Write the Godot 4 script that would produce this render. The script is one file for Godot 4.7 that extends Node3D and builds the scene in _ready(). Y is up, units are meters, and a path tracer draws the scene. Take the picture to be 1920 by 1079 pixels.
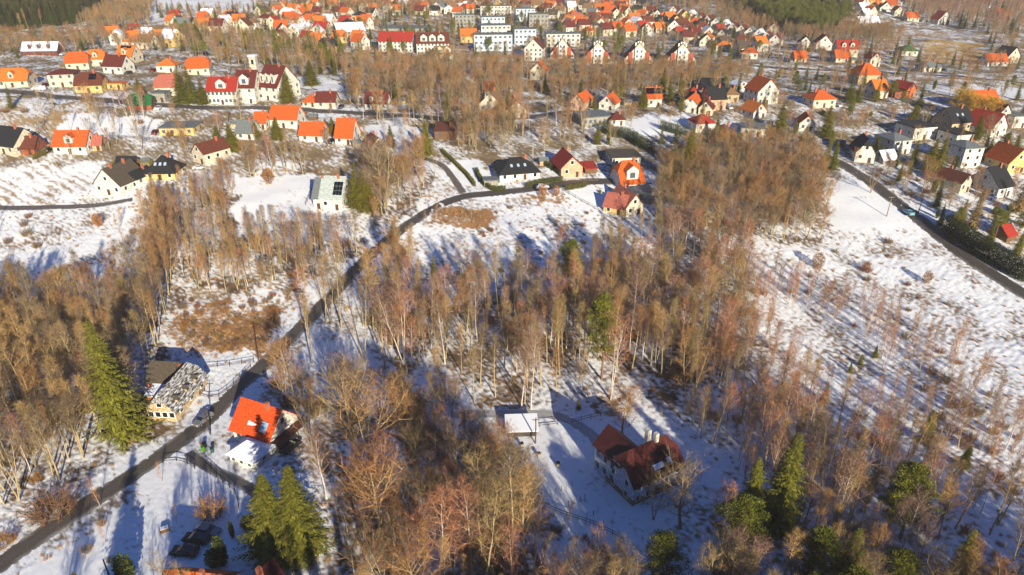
extends Node3D
# Winter valley seen from the air. Pixels of the photograph are only turned into ground positions.

const F := 1280.0
const CAM_H := 95.0
const PITCH := 0.4712389
const SUN_EL := 18.5
const SUN_AZ := -22.0

var rng := RandomNumberGenerator.new()
var n_big := FastNoiseLite.new()
var n_mid := FastNoiseLite.new()
var n_fine := FastNoiseLite.new()
var mats := {}
var counts := {}
var unit_box: BoxMesh
var zone: PackedByteArray
var taken: PackedByteArray
const ZX0 := -760.0
const ZD0 := 20.0
const ZC := 1.25
const ZW := 1216
const ZH := 864

# ---------------------------------------------------------------- mesh collector
class MB:
	var v := PackedVector3Array()
	var n := PackedVector3Array()
	var c := PackedColorArray()
	var ix := PackedInt32Array()
	func face(p: Array, col: Color, centre = null) -> void:
		var nn: Vector3 = (p[1] - p[0]).cross(p[2] - p[0]).normalized()
		var rev := false
		if centre != null:
			var mid := Vector3.ZERO
			for q in p: mid += q
			if nn.dot(mid / p.size() - centre) < 0.0:
				nn = -nn
				rev = true
		var b := v.size()
		for q in p:
			v.append(q); n.append(nn); c.append(col)
		for k in range(1, p.size() - 1):
			ix.append(b)
			if rev:
				ix.append(b + k); ix.append(b + k + 1)
			else:
				ix.append(b + k + 1); ix.append(b + k)
	func box(lo: Vector3, hi: Vector3, col: Color) -> void:
		var m := (lo + hi) * 0.5
		face([Vector3(lo.x, lo.y, hi.z), Vector3(hi.x, lo.y, hi.z), Vector3(hi.x, hi.y, hi.z), Vector3(lo.x, hi.y, hi.z)], col, m)
		face([Vector3(lo.x, lo.y, lo.z), Vector3(hi.x, lo.y, lo.z), Vector3(hi.x, hi.y, lo.z), Vector3(lo.x, hi.y, lo.z)], col, m)
		face([Vector3(lo.x, lo.y, lo.z), Vector3(lo.x, lo.y, hi.z), Vector3(lo.x, hi.y, hi.z), Vector3(lo.x, hi.y, lo.z)], col, m)
		face([Vector3(hi.x, lo.y, lo.z), Vector3(hi.x, lo.y, hi.z), Vector3(hi.x, hi.y, hi.z), Vector3(hi.x, hi.y, lo.z)], col, m)
		face([Vector3(lo.x, hi.y, lo.z), Vector3(hi.x, hi.y, lo.z), Vector3(hi.x, hi.y, hi.z), Vector3(lo.x, hi.y, hi.z)], col, m)
		face([Vector3(lo.x, lo.y, lo.z), Vector3(hi.x, lo.y, lo.z), Vector3(hi.x, lo.y, hi.z), Vector3(lo.x, lo.y, hi.z)], col, m)
	# a solid slab under a sloping convex polygon
	func slab(p: Array, thick: float, col: Color) -> void:
		var q := []
		var m := Vector3.ZERO
		for a in p:
			q.append(a - Vector3(0, thick, 0)); m += a - Vector3(0, thick * 0.5, 0)
		m /= p.size()
		face(p, col, m); face(q, col, m)
		for k in p.size():
			var j := (k + 1) % p.size()
			face([p[k], p[j], q[j], q[k]], col, m)
	func tri(a: Vector3, b: Vector3, d: Vector3, nn: Vector3, col: Color) -> void:
		var s := v.size()
		v.append(a); v.append(b); v.append(d)
		n.append(nn); n.append(nn); n.append(nn)
		c.append(col); c.append(col); c.append(col)
		ix.append(s); ix.append(s + 2); ix.append(s + 1)
	func blade(base: Vector3, along: Vector3, width: float, side: Vector3, col: Color) -> void:
		var s := along.cross(side).normalized()
		tri(base - s * width * 0.5, base + s * width * 0.5, base + along, s.cross(along).normalized(), col)
	# leaf-like spray: wide in the middle
	func spray(base: Vector3, along: Vector3, width: float, side: Vector3, col: Color) -> void:
		var s := along.cross(side).normalized() * width * 0.5
		var nn := s.cross(along).normalized()
		var b := v.size()
		v.append(base); v.append(base + along * 0.55 - s); v.append(base + along); v.append(base + along * 0.45 + s)
		for k in 4:
			n.append(nn); c.append(col)
		ix.append(b); ix.append(b + 1); ix.append(b + 2); ix.append(b); ix.append(b + 2); ix.append(b + 3)
	func tube(pts: Array, radii: Array, sides: int, col: Color, col2 = null) -> void:
		var b := v.size()
		var m := pts.size()
		for i in m:
			var t: Vector3 = (pts[mini(i + 1, m - 1)] - pts[maxi(i - 1, 0)]).normalized()
			var u := t.cross(Vector3(0.31, 0.11, 0.94)).normalized()
			var w := t.cross(u)
			var cc: Color = col if col2 == null else col.lerp(col2, float(i) / (m - 1))
			for k in sides:
				var a := TAU * k / sides
				var r := u * cos(a) + w * sin(a)
				v.append(pts[i] + r * radii[i]); n.append(r); c.append(cc)
		for i in m - 1:
			for k in sides:
				var k2 := (k + 1) % sides
				var p0 := b + i * sides + k
				var p1 := b + i * sides + k2
				var p2 := p0 + sides
				var p3 := p1 + sides
				ix.append(p0); ix.append(p2); ix.append(p1)
				ix.append(p1); ix.append(p2); ix.append(p3)
	func commit(mesh = null, mat = null) -> ArrayMesh:
		var am: ArrayMesh = mesh if mesh != null else ArrayMesh.new()
		var a := []
		a.resize(Mesh.ARRAY_MAX)
		a[Mesh.ARRAY_VERTEX] = v
		a[Mesh.ARRAY_NORMAL] = n
		a[Mesh.ARRAY_COLOR] = c
		a[Mesh.ARRAY_INDEX] = ix
		am.add_surface_from_arrays(Mesh.PRIMITIVE_TRIANGLES, a)
		if mat != null: am.surface_set_material(am.get_surface_count() - 1, mat)
		return am

# ---------------------------------------------------------------- terrain and pixels
func ss(a: float, b: float, x: float) -> float:
	var t := clampf((x - a) / (b - a), 0.0, 1.0)
	return t * t * (3.0 - 2.0 * t)

func terr(x: float, d: float) -> float:
	var h := 24.0 * ss(115.0, 345.0, d)
	h += 9.0 * ss(-30.0, -230.0, x) * ss(150.0, 310.0, d)
	h += 6.0 * ss(480.0, 950.0, d)
	h += 3.0 * n_big.get_noise_2d(x * 0.5, d * 0.5) * ss(60.0, 260.0, d)
	if d > 940.0: h += (d - 940.0) * 0.085
	if d > 620.0:
		h += 26.0 * ss(-330.0, -560.0, x) * ss(640.0, 900.0, d)
		h += 22.0 * (1.0 - ss(60.0, 170.0, absf(x - 290.0))) * ss(620.0, 880.0, d)
	return h

func ray(px: float, py: float) -> Vector3:
	return Vector3(0, -sin(PITCH), -cos(PITCH)) * F + Vector3(px - 960.0, 0, 0) + Vector3(0, cos(PITCH), -sin(PITCH)) * (539.5 - py)

func gp(px: float, py: float) -> Vector3:
	var r := ray(px, py)
	var lo := (CAM_H - 75.0) / -r.y
	var hi := (CAM_H + 6.0) / -r.y
	var a := lo
	var steps := 48
	for k in range(1, steps + 1):
		var t := lerpf(lo, hi, float(k) / steps)
		var p := Vector3(0, CAM_H, 0) + r * t
		if p.y < terr(p.x, -p.z):
			hi = t
			break
		a = t
	for k in 14:
		var t := (a + hi) * 0.5
		var p := Vector3(0, CAM_H, 0) + r * t
		if p.y < terr(p.x, -p.z): hi = t
		else: a = t
	var q := Vector3(0, CAM_H, 0) + r * hi
	q.y = terr(q.x, -q.z)
	return q

func to_px(p: Vector3) -> Vector2:
	var q := p - Vector3(0, CAM_H, 0)
	var z := q.dot(Vector3(0, -sin(PITCH), -cos(PITCH)))
	var y := q.dot(Vector3(0, cos(PITCH), -sin(PITCH)))
	if z < 1.0: return Vector2(-9999, -9999)
	return Vector2(960.0 + q.x * F / z, 539.5 - y * F / z)

func px_per_m(p: Vector3) -> float:
	var q := p - Vector3(0, CAM_H, 0)
	return F / q.dot(Vector3(0, -sin(PITCH), -cos(PITCH)))

# height of an upright thing on p whose top shows on row ty
func tall(p: Vector3, ty: float) -> float:
	var a := 0.0
	var b := 60.0
	for k in 20:
		var m := (a + b) * 0.5
		if to_px(p + Vector3(0, m, 0)).y > ty: a = m
		else: b = m
	return a

# ---------------------------------------------------------------- naming
func numbered(called: String) -> String:
	var k: int = counts.get(called, 0)
	counts[called] = k + 1
	return called if k == 0 else "%s_%03d" % [called, k]

func tag(o: Node, label: String, category: String, group := "", kind := "") -> void:
	if label: o.set_meta("label", label)
	if category: o.set_meta("category", category)
	if group: o.set_meta("group", group)
	if kind: o.set_meta("kind", kind)

func thing(called: String, label: String, category: String, at: Vector3, yaw := 0.0, group := "") -> Node3D:
	var o := Node3D.new()
	o.name = numbered(called)
	add_child(o)
	o.position = at
	o.rotation.y = yaw
	tag(o, label, category, group)
	return o

func part(called: String, mesh: Mesh, mat: Material, parent: Node) -> MeshInstance3D:
	var o := MeshInstance3D.new()
	o.name = called
	o.mesh = mesh
	if mat: o.material_override = mat
	parent.add_child(o, true)
	return o

func boxpart(called: String, centre: Vector3, size: Vector3, mat: Material, parent: Node, yaw := 0.0) -> MeshInstance3D:
	var o := part(called, unit_box, mat, parent)
	o.transform = Transform3D(Basis(Vector3.UP, yaw) * Basis.from_scale(size), centre)
	return o

# ---------------------------------------------------------------- materials
func noise_tex(freq: float, lo: Color, hi: Color, size := 512, seed_ := 1, oct := 4, ramp_lo := 0.25, ramp_hi := 0.75) -> NoiseTexture2D:
	var f := FastNoiseLite.new()
	f.seed = seed_
	f.frequency = freq
	f.fractal_octaves = oct
	var t := NoiseTexture2D.new()
	t.width = size; t.height = size
	t.seamless = true
	t.noise = f
	var g := Gradient.new()
	g.offsets = PackedFloat32Array([ramp_lo, ramp_hi])
	g.colors = PackedColorArray([lo, hi])
	t.color_ramp = g
	return t

var tex_cache := {}
func grain(kind: String) -> NoiseTexture2D:
	if not tex_cache.has(kind):
		if kind == "plaster": tex_cache[kind] = noise_tex(0.015, Color(0.76, 0.74, 0.71), Color(1, 1, 1), 256, 3, 5)
		elif kind == "tile": tex_cache[kind] = noise_tex(0.02, Color(0.58, 0.55, 0.54), Color(1, 1, 1), 512, 5, 6, 0.2, 0.7)
		elif kind == "asphalt": tex_cache[kind] = noise_tex(0.03, Color(0.62, 0.6, 0.58), Color(1, 1, 1), 512, 7, 5)
		elif kind == "ground": tex_cache[kind] = noise_tex(0.075, Color(0.55, 0.50, 0.45), Color(1, 1, 1), 1024, 9, 3, 0.18, 0.36)
	return tex_cache[kind]

func mat(col: Color, rough := 0.8, tex := "", scale := 0.3, metal := 0.0) -> StandardMaterial3D:
	var key := "%s|%f|%s|%f|%f" % [col.to_html(), rough, tex, scale, metal]
	if mats.has(key): return mats[key]
	var m := StandardMaterial3D.new()
	m.albedo_color = col
	m.roughness = rough
	m.metallic = metal
	if tex:
		m.albedo_texture = grain(tex)
		m.uv1_triplanar = true
		m.uv1_world_triplanar = true
		m.uv1_scale = Vector3.ONE * scale
	mats[key] = m
	return m

func vcol_mat(rough := 0.9) -> StandardMaterial3D:
	var key := "vcol%f" % rough
	if mats.has(key): return mats[key]
	var m := StandardMaterial3D.new()
	m.vertex_color_use_as_albedo = true
	m.roughness = rough
	m.metallic_specular = 0.2
	mats[key] = m
	return m

func tinted(col: Color) -> StandardMaterial3D:
	var key := "tint" + col.to_html()
	if mats.has(key): return mats[key]
	var m := StandardMaterial3D.new()
	m.vertex_color_use_as_albedo = true
	m.albedo_color = col.linear_to_srgb()
	m.roughness = 0.95
	m.metallic_specular = 0.1
	mats[key] = m
	return m

func far_glass() -> StandardMaterial3D:
	return mat(Color(0.30, 0.33, 0.38), 0.15)

func glass() -> StandardMaterial3D:
	if mats.has("glass"): return mats["glass"]
	var m := StandardMaterial3D.new()
	m.albedo_color = Color(0.10, 0.12, 0.16)
	m.roughness = 0.08
	m.metallic_specular = 0.6
	mats["glass"] = m
	return m
# ---------------------------------------------------------------- trees
# meshes are made at about their usual height in metres and scaled per tree
func curve_up(p: Vector3, dir: Vector3, length: float, lift: float, n: int, wob: float) -> Array:
	var pts := [p]
	var d := dir
	for k in n:
		p += d * (length / n)
		pts.append(p)
		d = (d + Vector3(rng.randf_range(-wob, wob), lift, rng.randf_range(-wob, wob))).normalized()
	return pts

func rand_dir() -> Vector3:
	var a := rng.randf() * TAU
	var y := rng.randf_range(-1, 1)
	var s := sqrt(1.0 - y * y)
	return Vector3(cos(a) * s, y, sin(a) * s)

# o: h, r (trunk radius), f0 (first limb), limbs, ang (limb angle from upright), len, lift, subs, twigs, tl (twig length), tw (twig width), droop, fork
func bare_tree(o: Dictionary, bark: Color, bark_top: Color, twig: Color, seed_: int) -> Array:
	rng.seed = seed_
	var tr := MB.new()
	var cr := MB.new()
	var h: float = o.h
	var stems: int = o.get("stems", 1)
	var fork: float = o.get("fork", 0.0)
	for s in stems:
		var lean := Vector3(rng.randf_range(-0.05, 0.05), 1, rng.randf_range(-0.05, 0.05))
		if stems > 1: lean += Vector3(cos(TAU * s / stems + 0.5), 0, sin(TAU * s / stems + 0.5)) * rng.randf_range(0.1, 0.25)
		var base := Vector3.ZERO
		var trunk := curve_up(base - Vector3(0, 0.4, 0), lean.normalized(), h + 0.4, 0.04, 9, 0.05)
		var rad := []
		for k in trunk.size():
			var t := float(k) / (trunk.size() - 1)
			rad.append(o.r * (1.25 if k == 0 else 1.0) * pow(1.0 - t * 0.96, 0.9) / sqrt(float(stems)) + 0.012)
		tr.tube(trunk, rad, 6, bark, bark_top)
		var nl: int = o.limbs / stems
		for i in nl:
			var t := lerpf(o.f0, 0.985, pow((i + rng.randf()) / nl, 0.85))
			var fi := t * (trunk.size() - 1)
			var k0 := int(fi)
			var p: Vector3 = trunk[k0].lerp(trunk[mini(k0 + 1, trunk.size() - 1)], fi - k0)
			var az := i * 2.39996 + rng.randf_range(-0.5, 0.5)
			var u: float = (t - o.f0) / (1.0 - o.f0)
			# length of the limb along the crown's outline
			var prof: float = o.prof.call(u)
			var ll: float = o.len * prof * rng.randf_range(0.7, 1.15)
			var ang: float = deg_to_rad(o.ang * rng.randf_range(0.75, 1.25) * (1.0 - 0.35 * u))
			var dir := Vector3(cos(az) * sin(ang), cos(ang), sin(az) * sin(ang))
			var limb := curve_up(p, dir, ll, o.lift, 4, 0.12)
			var lr: float = maxf(0.022, o.r * 0.42 * (1.0 - 0.7 * t) * (0.5 + 0.5 * prof))
			tr.tube(limb, [lr, lr * 0.75, lr * 0.55, lr * 0.38, 0.012], 4, bark.lerp(bark_top, t), bark_top)
			for j in int(o.subs):
				var s2 := lerpf(0.15, 1.0, (j + rng.randf()) / o.subs)
				var f2 := s2 * 4.0
				var q: Vector3 = limb[int(minf(f2, 3))].lerp(limb[int(minf(f2, 3)) + 1], f2 - int(minf(f2, 3)))
				var ld: Vector3 = (limb[mini(int(f2) + 1, 4)] - limb[mini(int(f2), 3)]).normalized()
				var sd := (ld * 0.75 + rand_dir() * 0.85 + Vector3(0, o.lift * 1.2 - o.droop * 0.6, 0)).normalized()
				var sl: float = ll * 0.34 * rng.randf_range(0.6, 1.2) * (1.1 - 0.5 * s2) + 0.35
				var tint := rng.randf_range(0.75, 1.3)
				var cc := bark_top.lerp(twig, 0.4) * tint
				cr.blade(q, sd * sl, lr * 0.55 + 0.035, rand_dir(), cc)
				for m in int(o.twigs):
					var q2 := q + sd * sl * rng.randf_range(0.1, 1.0)
					var td := (sd * 0.7 + rand_dir() * 0.75 + Vector3(0, 0.28 - o.droop, 0)).normalized()
					cr.blade(q2, td * o.tl * rng.randf_range(0.5, 1.3), o.tw * rng.randf_range(0.7, 1.3), rand_dir(), twig * tint * rng.randf_range(0.75, 1.25))
	return [tr.commit(), cr.commit()]

func spruce(h: float, w: float, whorls: int, per: int, sprays: int, col: Color, seed_: int, top_gap := 0.0) -> Array:
	rng.seed = seed_
	var tr := MB.new()
	var cr := MB.new()
	tr.tube([Vector3(0, -0.4, 0), Vector3(0, h * 0.5, 0), Vector3(0, h, 0)], [h * 0.014, h * 0.009, 0.02], 6, Color(0.12, 0.075, 0.045))
	for i in whorls:
		var t := (i + rng.randf() * 0.5) / whorls
		var y := lerpf(h * (0.07 + top_gap), h * 0.99, pow(t, 0.95))
		var reach: float = w * (pow(1.0 - t, 0.85) + 0.03) * rng.randf_range(0.8, 1.12)
		var nb := int(per * (0.55 + 0.6 * (1.0 - t)))
		for b in nb:
			var az := TAU * (b + rng.randf() * 0.7) / nb + i * 0.8
			var ln := reach * rng.randf_range(0.5, 1.25)
			var out := Vector3(cos(az), 0, sin(az))
			var p := Vector3(0, y, 0)
			var droop := 0.45 * (1.0 - t) + 0.02
			var mid := p + out * ln * 0.55 + Vector3(0, -droop * ln * 0.42, 0)
			var tip := p + out * ln + Vector3(0, -droop * ln * 0.5, 0)
			var shade := rng.randf_range(0.75, 1.2)
			tr.tube([p, mid, tip], [0.045, 0.03, 0.01], 3, Color(0.12, 0.08, 0.05))
			for k in sprays:
				var s := lerpf(0.12, 1.0, (k + rng.randf()) / sprays)
				var q := p.lerp(mid, s / 0.55) if s < 0.55 else mid.lerp(tip, (s - 0.55) / 0.45)
				var sd := out.cross(Vector3.UP) * (1.0 if k % 2 == 0 else -1.0)
				var dd := (out * 0.75 + sd * rng.randf_range(0.3, 1.0) + Vector3(0, rng.randf_range(-0.75, 0.15), 0)).normalized()
				var sl := (0.22 + ln * 0.22 * (1.15 - s)) * rng.randf_range(0.8, 1.4)
				cr.spray(q, dd * sl, sl * 0.34, Vector3(rng.randf_range(-0.4, 0.4), 1, rng.randf_range(-0.4, 0.4)), col * shade * rng.randf_range(0.7, 1.25))
	return [tr.commit(), cr.commit()]

func pine(h: float, w: float, f0: float, clumps: int, per: int, col: Color, seed_: int) -> Array:
	rng.seed = seed_
	var tr := MB.new()
	var cr := MB.new()
	var trunk := curve_up(Vector3(0, -0.4, 0), Vector3(0.03, 1, 0.02).normalized(), h * 0.95, 0.05, 6, 0.05)
	tr.tube(trunk, [h * 0.016, h * 0.014, h * 0.012, h * 0.010, h * 0.008, h * 0.005, 0.03], 6, Color(0.17, 0.10, 0.06), Color(0.36, 0.17, 0.08))
	for i in clumps:
		var t := pow((i + rng.randf()) / clumps, 0.8)
		var y := lerpf(h * f0, h, t)
		var az := i * 2.39996 + rng.randf()
		var prof := sin(PI * clampf(0.16 + t * 0.80, 0, 1)) + 0.08
		var rr := w * prof * rng.randf_range(0.3, 1.25)
		var cpos := Vector3(cos(az) * rr, y, sin(az) * rr)
		var root := Vector3(0, y - rr * 0.35, 0)
		tr.tube([root, root.lerp(cpos, 0.6) + Vector3(0, -0.1, 0), cpos], [0.07, 0.05, 0.02], 3, Color(0.32, 0.16, 0.08))
		var cs := w * rng.randf_range(0.22, 0.42)
		var shade := rng.randf_range(0.8, 1.2)
		for k in per:
			var dv := rand_dir()
			var q := cpos + Vector3(dv.x * cs, dv.y * cs * 0.6, dv.z * cs) * pow(rng.randf(), 0.45)
			var dd := (dv + Vector3(0, 0.65, 0) + rand_dir() * 0.4).normalized()
			cr.spray(q, dd * rng.randf_range(0.20, 0.40), 0.10, rand_dir(), col * shade * rng.randf_range(0.65, 1.3))
	return [tr.commit(), cr.commit()]

func shrub(r: float, h: float, stems: int, twigs: int, tw: float, bark: Color, twig: Color, seed_: int) -> Array:
	rng.seed = seed_
	var tr := MB.new()
	var cr := MB.new()
	for s in stems:
		var az := rng.randf() * TAU
		var rr := r * sqrt(rng.randf())
		var base := Vector3(cos(az), 0, sin(az)) * rr * 0.45
		var ln := h * rng.randf_range(0.6, 1.05) * (1.0 - 0.35 * rr / r)
		var pts := curve_up(base - Vector3(0, 0.2, 0), Vector3(cos(az) * rr / h * 0.8, 1, sin(az) * rr / h * 0.8).normalized(), ln, 0.0, 3, 0.15)
		tr.tube(pts, [0.035, 0.028, 0.02, 0.008], 3, bark)
		for k in twigs:
			var f := rng.randf_range(0.6, 2.999)
			var q: Vector3 = pts[int(f)].lerp(pts[int(f) + 1], f - int(f))
			var dd := (rand_dir() * 0.8 + Vector3(0, 0.5, 0) + Vector3(cos(az), 0, sin(az)) * 0.3).normalized()
			cr.blade(q, dd * h * rng.randf_range(0.12, 0.34), tw * rng.randf_range(0.7, 1.3), rand_dir(), twig * rng.randf_range(0.7, 1.3))
	return [tr.commit(), cr.commit()]

# clipped evergreen or leafy bush: foliage spread through an ellipsoid or block
func leafy(size: Vector3, count: int, leaf: float, col: Color, seed_: int, boxy := false) -> Array:
	rng.seed = seed_
	var tr := MB.new()
	var cr := MB.new()
	tr.tube([Vector3(0, -0.2, 0), Vector3(0, size.y * 0.7, 0)], [0.08, 0.03], 5, Color(0.13, 0.09, 0.06))
	for k in count:
		var d := rand_dir()
		var q: Vector3
		if boxy:
			q = Vector3(rng.randf_range(-0.5, 0.5) * size.x, rng.randf() * size.y, rng.randf_range(-0.5, 0.5) * size.z)
			var ax := rng.randi() % 3
			if ax == 0: q.x = size.x * 0.5 * (1.0 if rng.randf() < 0.5 else -1.0) * rng.randf_range(0.82, 1.0)
			elif ax == 1: q.y = size.y * rng.randf_range(0.9, 1.0)
			else: q.z = size.z * 0.5 * (1.0 if rng.randf() < 0.5 else -1.0) * rng.randf_range(0.82, 1.0)
			d = Vector3(q.x / size.x, 0.5, q.z / size.z).normalized()
		else:
			var rr := pow(rng.randf(), 0.3) * (1.0 + 0.18 * sin(d.x * 7.0 + seed_) * sin(d.y * 6.0) * sin(d.z * 8.0))
			q = Vector3(d.x * size.x * 0.5, size.y * 0.5 + d.y * size.y * 0.5, d.z * size.z * 0.5) * rr + Vector3(0, size.y * 0.5 * (1.0 - rr), 0)
		var dd := (d + rand_dir() * 0.9 + Vector3(0, 0.5, 0)).normalized()
		cr.spray(q, dd * leaf * rng.randf_range(0.7, 1.4), leaf * 0.55, rand_dir(), col * rng.randf_range(0.6, 1.35))
	return [tr.commit(), cr.commit()]

var kinds := {}
func make_kinds() -> void:
	var round_prof := func(u: float) -> float: return 0.35 + 0.75 * sin(PI * clampf(u * 0.85 + 0.12, 0.0, 1.0))
	var slim := func(u: float) -> float: return 0.30 + 0.70 * (1.0 - u) * (0.55 + u)
	var egg := func(u: float) -> float: return 0.25 + 0.85 * pow(sin(PI * clampf(u * 0.8 + 0.18, 0.0, 1.0)), 0.8)
	var tan_b := Color(0.36, 0.285, 0.16)
	var tan_t := Color(0.40, 0.30, 0.165)
	# tall slender trees (alder, aspen): ascending limbs
	var a := []
	for k in 5:
		a.append(bare_tree({"h": 18.0 + k * 0.7, "r": 0.20, "f0": [0.42, 0.34, 0.52, 0.30, 0.46][k], "limbs": [22, 26, 18, 24, 20][k], "ang": [36.0, 44.0, 30.0, 48.0, 40.0][k], "len": [4.6, 5.6, 4.0, 5.4, 4.6][k], "lift": 0.14, "subs": 10, "twigs": 13, "tl": 0.95, "tw": 0.024, "droop": 0.0, "stems": 2 if k == 3 else 1, "prof": slim}, tan_b, tan_t, Color(0.250, 0.178, 0.104), 100 + k))
	kinds["slender"] = a
	# broad crowned trees
	a = []
	for k in 4:
		a.append(bare_tree({"h": 13.0 + k * 0.8, "r": 0.27, "f0": 0.20 + 0.03 * k, "limbs": 26, "ang": 52.0, "len": 6.0, "lift": 0.17, "subs": 12, "twigs": 14, "tl": 1.0, "tw": 0.025, "droop": 0.02, "stems": 3 if k == 1 else 1, "prof": round_prof}, tan_b * 0.85, tan_t, Color(0.220, 0.156, 0.094), 200 + k))
	kinds["broad"] = a
	# birches: white stems, fine reddish drooping twigs
	a = []
	for k in 5:
		a.append(bare_tree({"h": 16.5 + k * 0.7, "r": 0.16, "f0": [0.30, 0.38, 0.26, 0.30, 0.44][k], "limbs": [24, 20, 26, 24, 18][k], "ang": [38.0, 34.0, 46.0, 38.0, 36.0][k], "len": [4.2, 3.8, 5.0, 4.4, 3.6][k], "lift": 0.10, "subs": 10, "twigs": 13, "tl": 0.95, "tw": 0.020, "droop": 0.34, "stems": 2 if k == 3 else 1, "prof": egg}, Color(0.58, 0.50, 0.43), Color(0.46, 0.34, 0.26), Color(0.25, 0.138, 0.096), 300 + k))
	kinds["birch"] = a
	# young birches and aspens
	a = []
	for k in 4:
		a.append(bare_tree({"h": 8.0 + k * 0.6, "r": 0.07, "f0": 0.16, "limbs": 22, "ang": 32.0, "len": 2.6, "lift": 0.11, "subs": 6, "twigs": 6, "tl": 0.6, "tw": 0.024, "droop": 0.05, "prof": slim}, Color(0.46, 0.36, 0.27), Color(0.38, 0.25, 0.16), Color(0.31, 0.175, 0.10), 400 + k))
	kinds["young"] = a
	# spruces
	a = []
	for k in 3:
		a.append(spruce(18.0, 3.6 - 0.3 * k, 34, 13, 17, Color(0.165, 0.160, 0.024), 500 + k))
	kinds["spruce"] = a
	# pines
	a = []
	for k in 3:
		a.append(pine(15.0, 2.3 + 0.25 * k, 0.28 + 0.1 * k, 64, 190, Color(0.165, 0.165, 0.028), 600 + k))
	kinds["pine"] = a
	# shrubs
	a = []
	for k in 4:
		a.append(shrub(1.9, 2.6 + 0.3 * k, 34, 34, 0.032, Color(0.20, 0.14, 0.09), [Color(0.26, 0.155, 0.075), Color(0.24, 0.12, 0.075), Color(0.28, 0.19, 0.08), Color(0.22, 0.14, 0.09)][k], 700 + k))
	kinds["shrub"] = a
	# larches: tan cones of fine twigs
	a = []
	for k in 2:
		a.append(spruce(16.0, 3.0, 34, 11, 14, Color(0.30, 0.20, 0.075), 800 + k))
	kinds["larch"] = a
	a = [leafy(Vector3(1.5, 4.5, 1.5), 1500, 0.30, Color(0.075, 0.095, 0.026), 900), leafy(Vector3(2.2, 2.4, 2.2), 1300, 0.26, Color(0.10, 0.11, 0.03), 901)]
	kinds["thuja"] = a
	# golden weeping willow
	a = []
	for k in 2:
		a.append(bare_tree({"h": 12.0, "r": 0.3, "f0": 0.2, "limbs": 34, "ang": 56.0, "len": 6.0, "lift": 0.05, "subs": 12, "twigs": 13, "tl": 1.5, "tw": 0.045, "droop": 0.75, "prof": round_prof}, tan_b, Color(0.42, 0.27, 0.06), Color(0.50, 0.29, 0.045), 950 + k))
	kinds["willow"] = a
	# small trees that keep their rust-coloured leaves
	a = []
	for k in 2:
		a.append(leafy(Vector3(2.6, 4.2, 2.6), 900, 0.30, Color(0.36, 0.155, 0.045), 970 + k))
	kinds["rust"] = a

const USUAL := {"slender": 19.5, "broad": 13.5, "birch": 17.5, "young": 8.7, "spruce": 18.0, "pine": 15.0, "shrub": 2.6, "larch": 16.0, "thuja": 4.0, "willow": 11.0, "rust": 4.2}
const CALLED := {"slender": "alder_tree", "broad": "broadleaf_tree", "birch": "birch_tree", "young": "young_birch", "spruce": "spruce_tree", "pine": "pine_tree", "shrub": "shrub", "larch": "larch_tree", "thuja": "evergreen_bush", "willow": "willow_tree", "rust": "leafy_sapling"}
const LOOKS := {"slender": "slender %s bare tree", "broad": "broad %s bare tree", "birch": "pale-trunked birch with %s twigs", "young": "thin young birch with %s twigs", "spruce": "conical %s spruce", "pine": "round-crowned %s pine", "shrub": "leafless %s shrub", "larch": "conical %s leafless larch", "thuja": "dense %s evergreen bush", "willow": "%s weeping willow", "rust": "small tree holding %s leaves"}
const TINT_WORD := {"slender": ["tan", "golden-tan", "greyish", "reddish-tan", "olive-tan"], "broad": ["tan", "olive-tan", "reddish-tan", "greyish"], "birch": ["russet", "orange-brown", "purplish-brown"], "young": ["russet", "orange-brown", "purplish-grey"], "spruce": ["green", "blue-green", "yellow-green", "dark green"], "pine": ["olive-green", "yellow-green", "dark green"], "shrub": ["brown", "rust-brown", "olive-brown"], "larch": ["tan"], "thuja": ["dark green", "yellow-green"], "willow": ["golden"], "rust": ["orange-brown", "dull brown"]}
const WORD := {"slender": "tree", "broad": "tree", "birch": "birch", "young": "birch", "spruce": "spruce", "pine": "pine", "shrub": "shrub", "larch": "larch", "thuja": "bush", "willow": "willow", "rust": "sapling"}
# crown tints: natural difference between trees (multiplies the twig colour)
const TINTS := {
	"slender": [Color(1, 1, 1), Color(1.45, 1.25, 0.92), Color(0.68, 0.68, 0.70), Color(1.12, 0.82, 0.60), Color(1.02, 0.98, 0.74)],
	"broad": [Color(1, 1, 1), Color(1.12, 1.05, 0.78), Color(1.15, 0.82, 0.62), Color(0.62, 0.60, 0.60)],
	"birch": [Color(1, 1, 1), Color(1.3, 1.0, 0.78), Color(0.72, 0.76, 0.8)],
	"young": [Color(1, 1, 1), Color(1.15, 0.95, 0.8), Color(0.8, 0.85, 0.95)],
	"spruce": [Color(1, 1, 1), Color(0.72, 0.8, 0.85), Color(1.2, 1.1, 0.9), Color(0.42, 0.56, 0.6)],
	"pine": [Color(1, 1, 1), Color(1.25, 1.15, 1.0), Color(0.8, 0.85, 0.9)],
	"shrub": [Color(1, 1, 1), Color(1.2, 0.9, 0.65), Color(0.85, 0.9, 0.8)],
	"larch": [Color(1, 1, 1)], "thuja": [Color(1, 1, 1), Color(1.4, 1.25, 0.7)], "willow": [Color(1, 1, 1)], "rust": [Color(1, 1, 1), Color(0.8, 0.9, 1.1)]}

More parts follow.
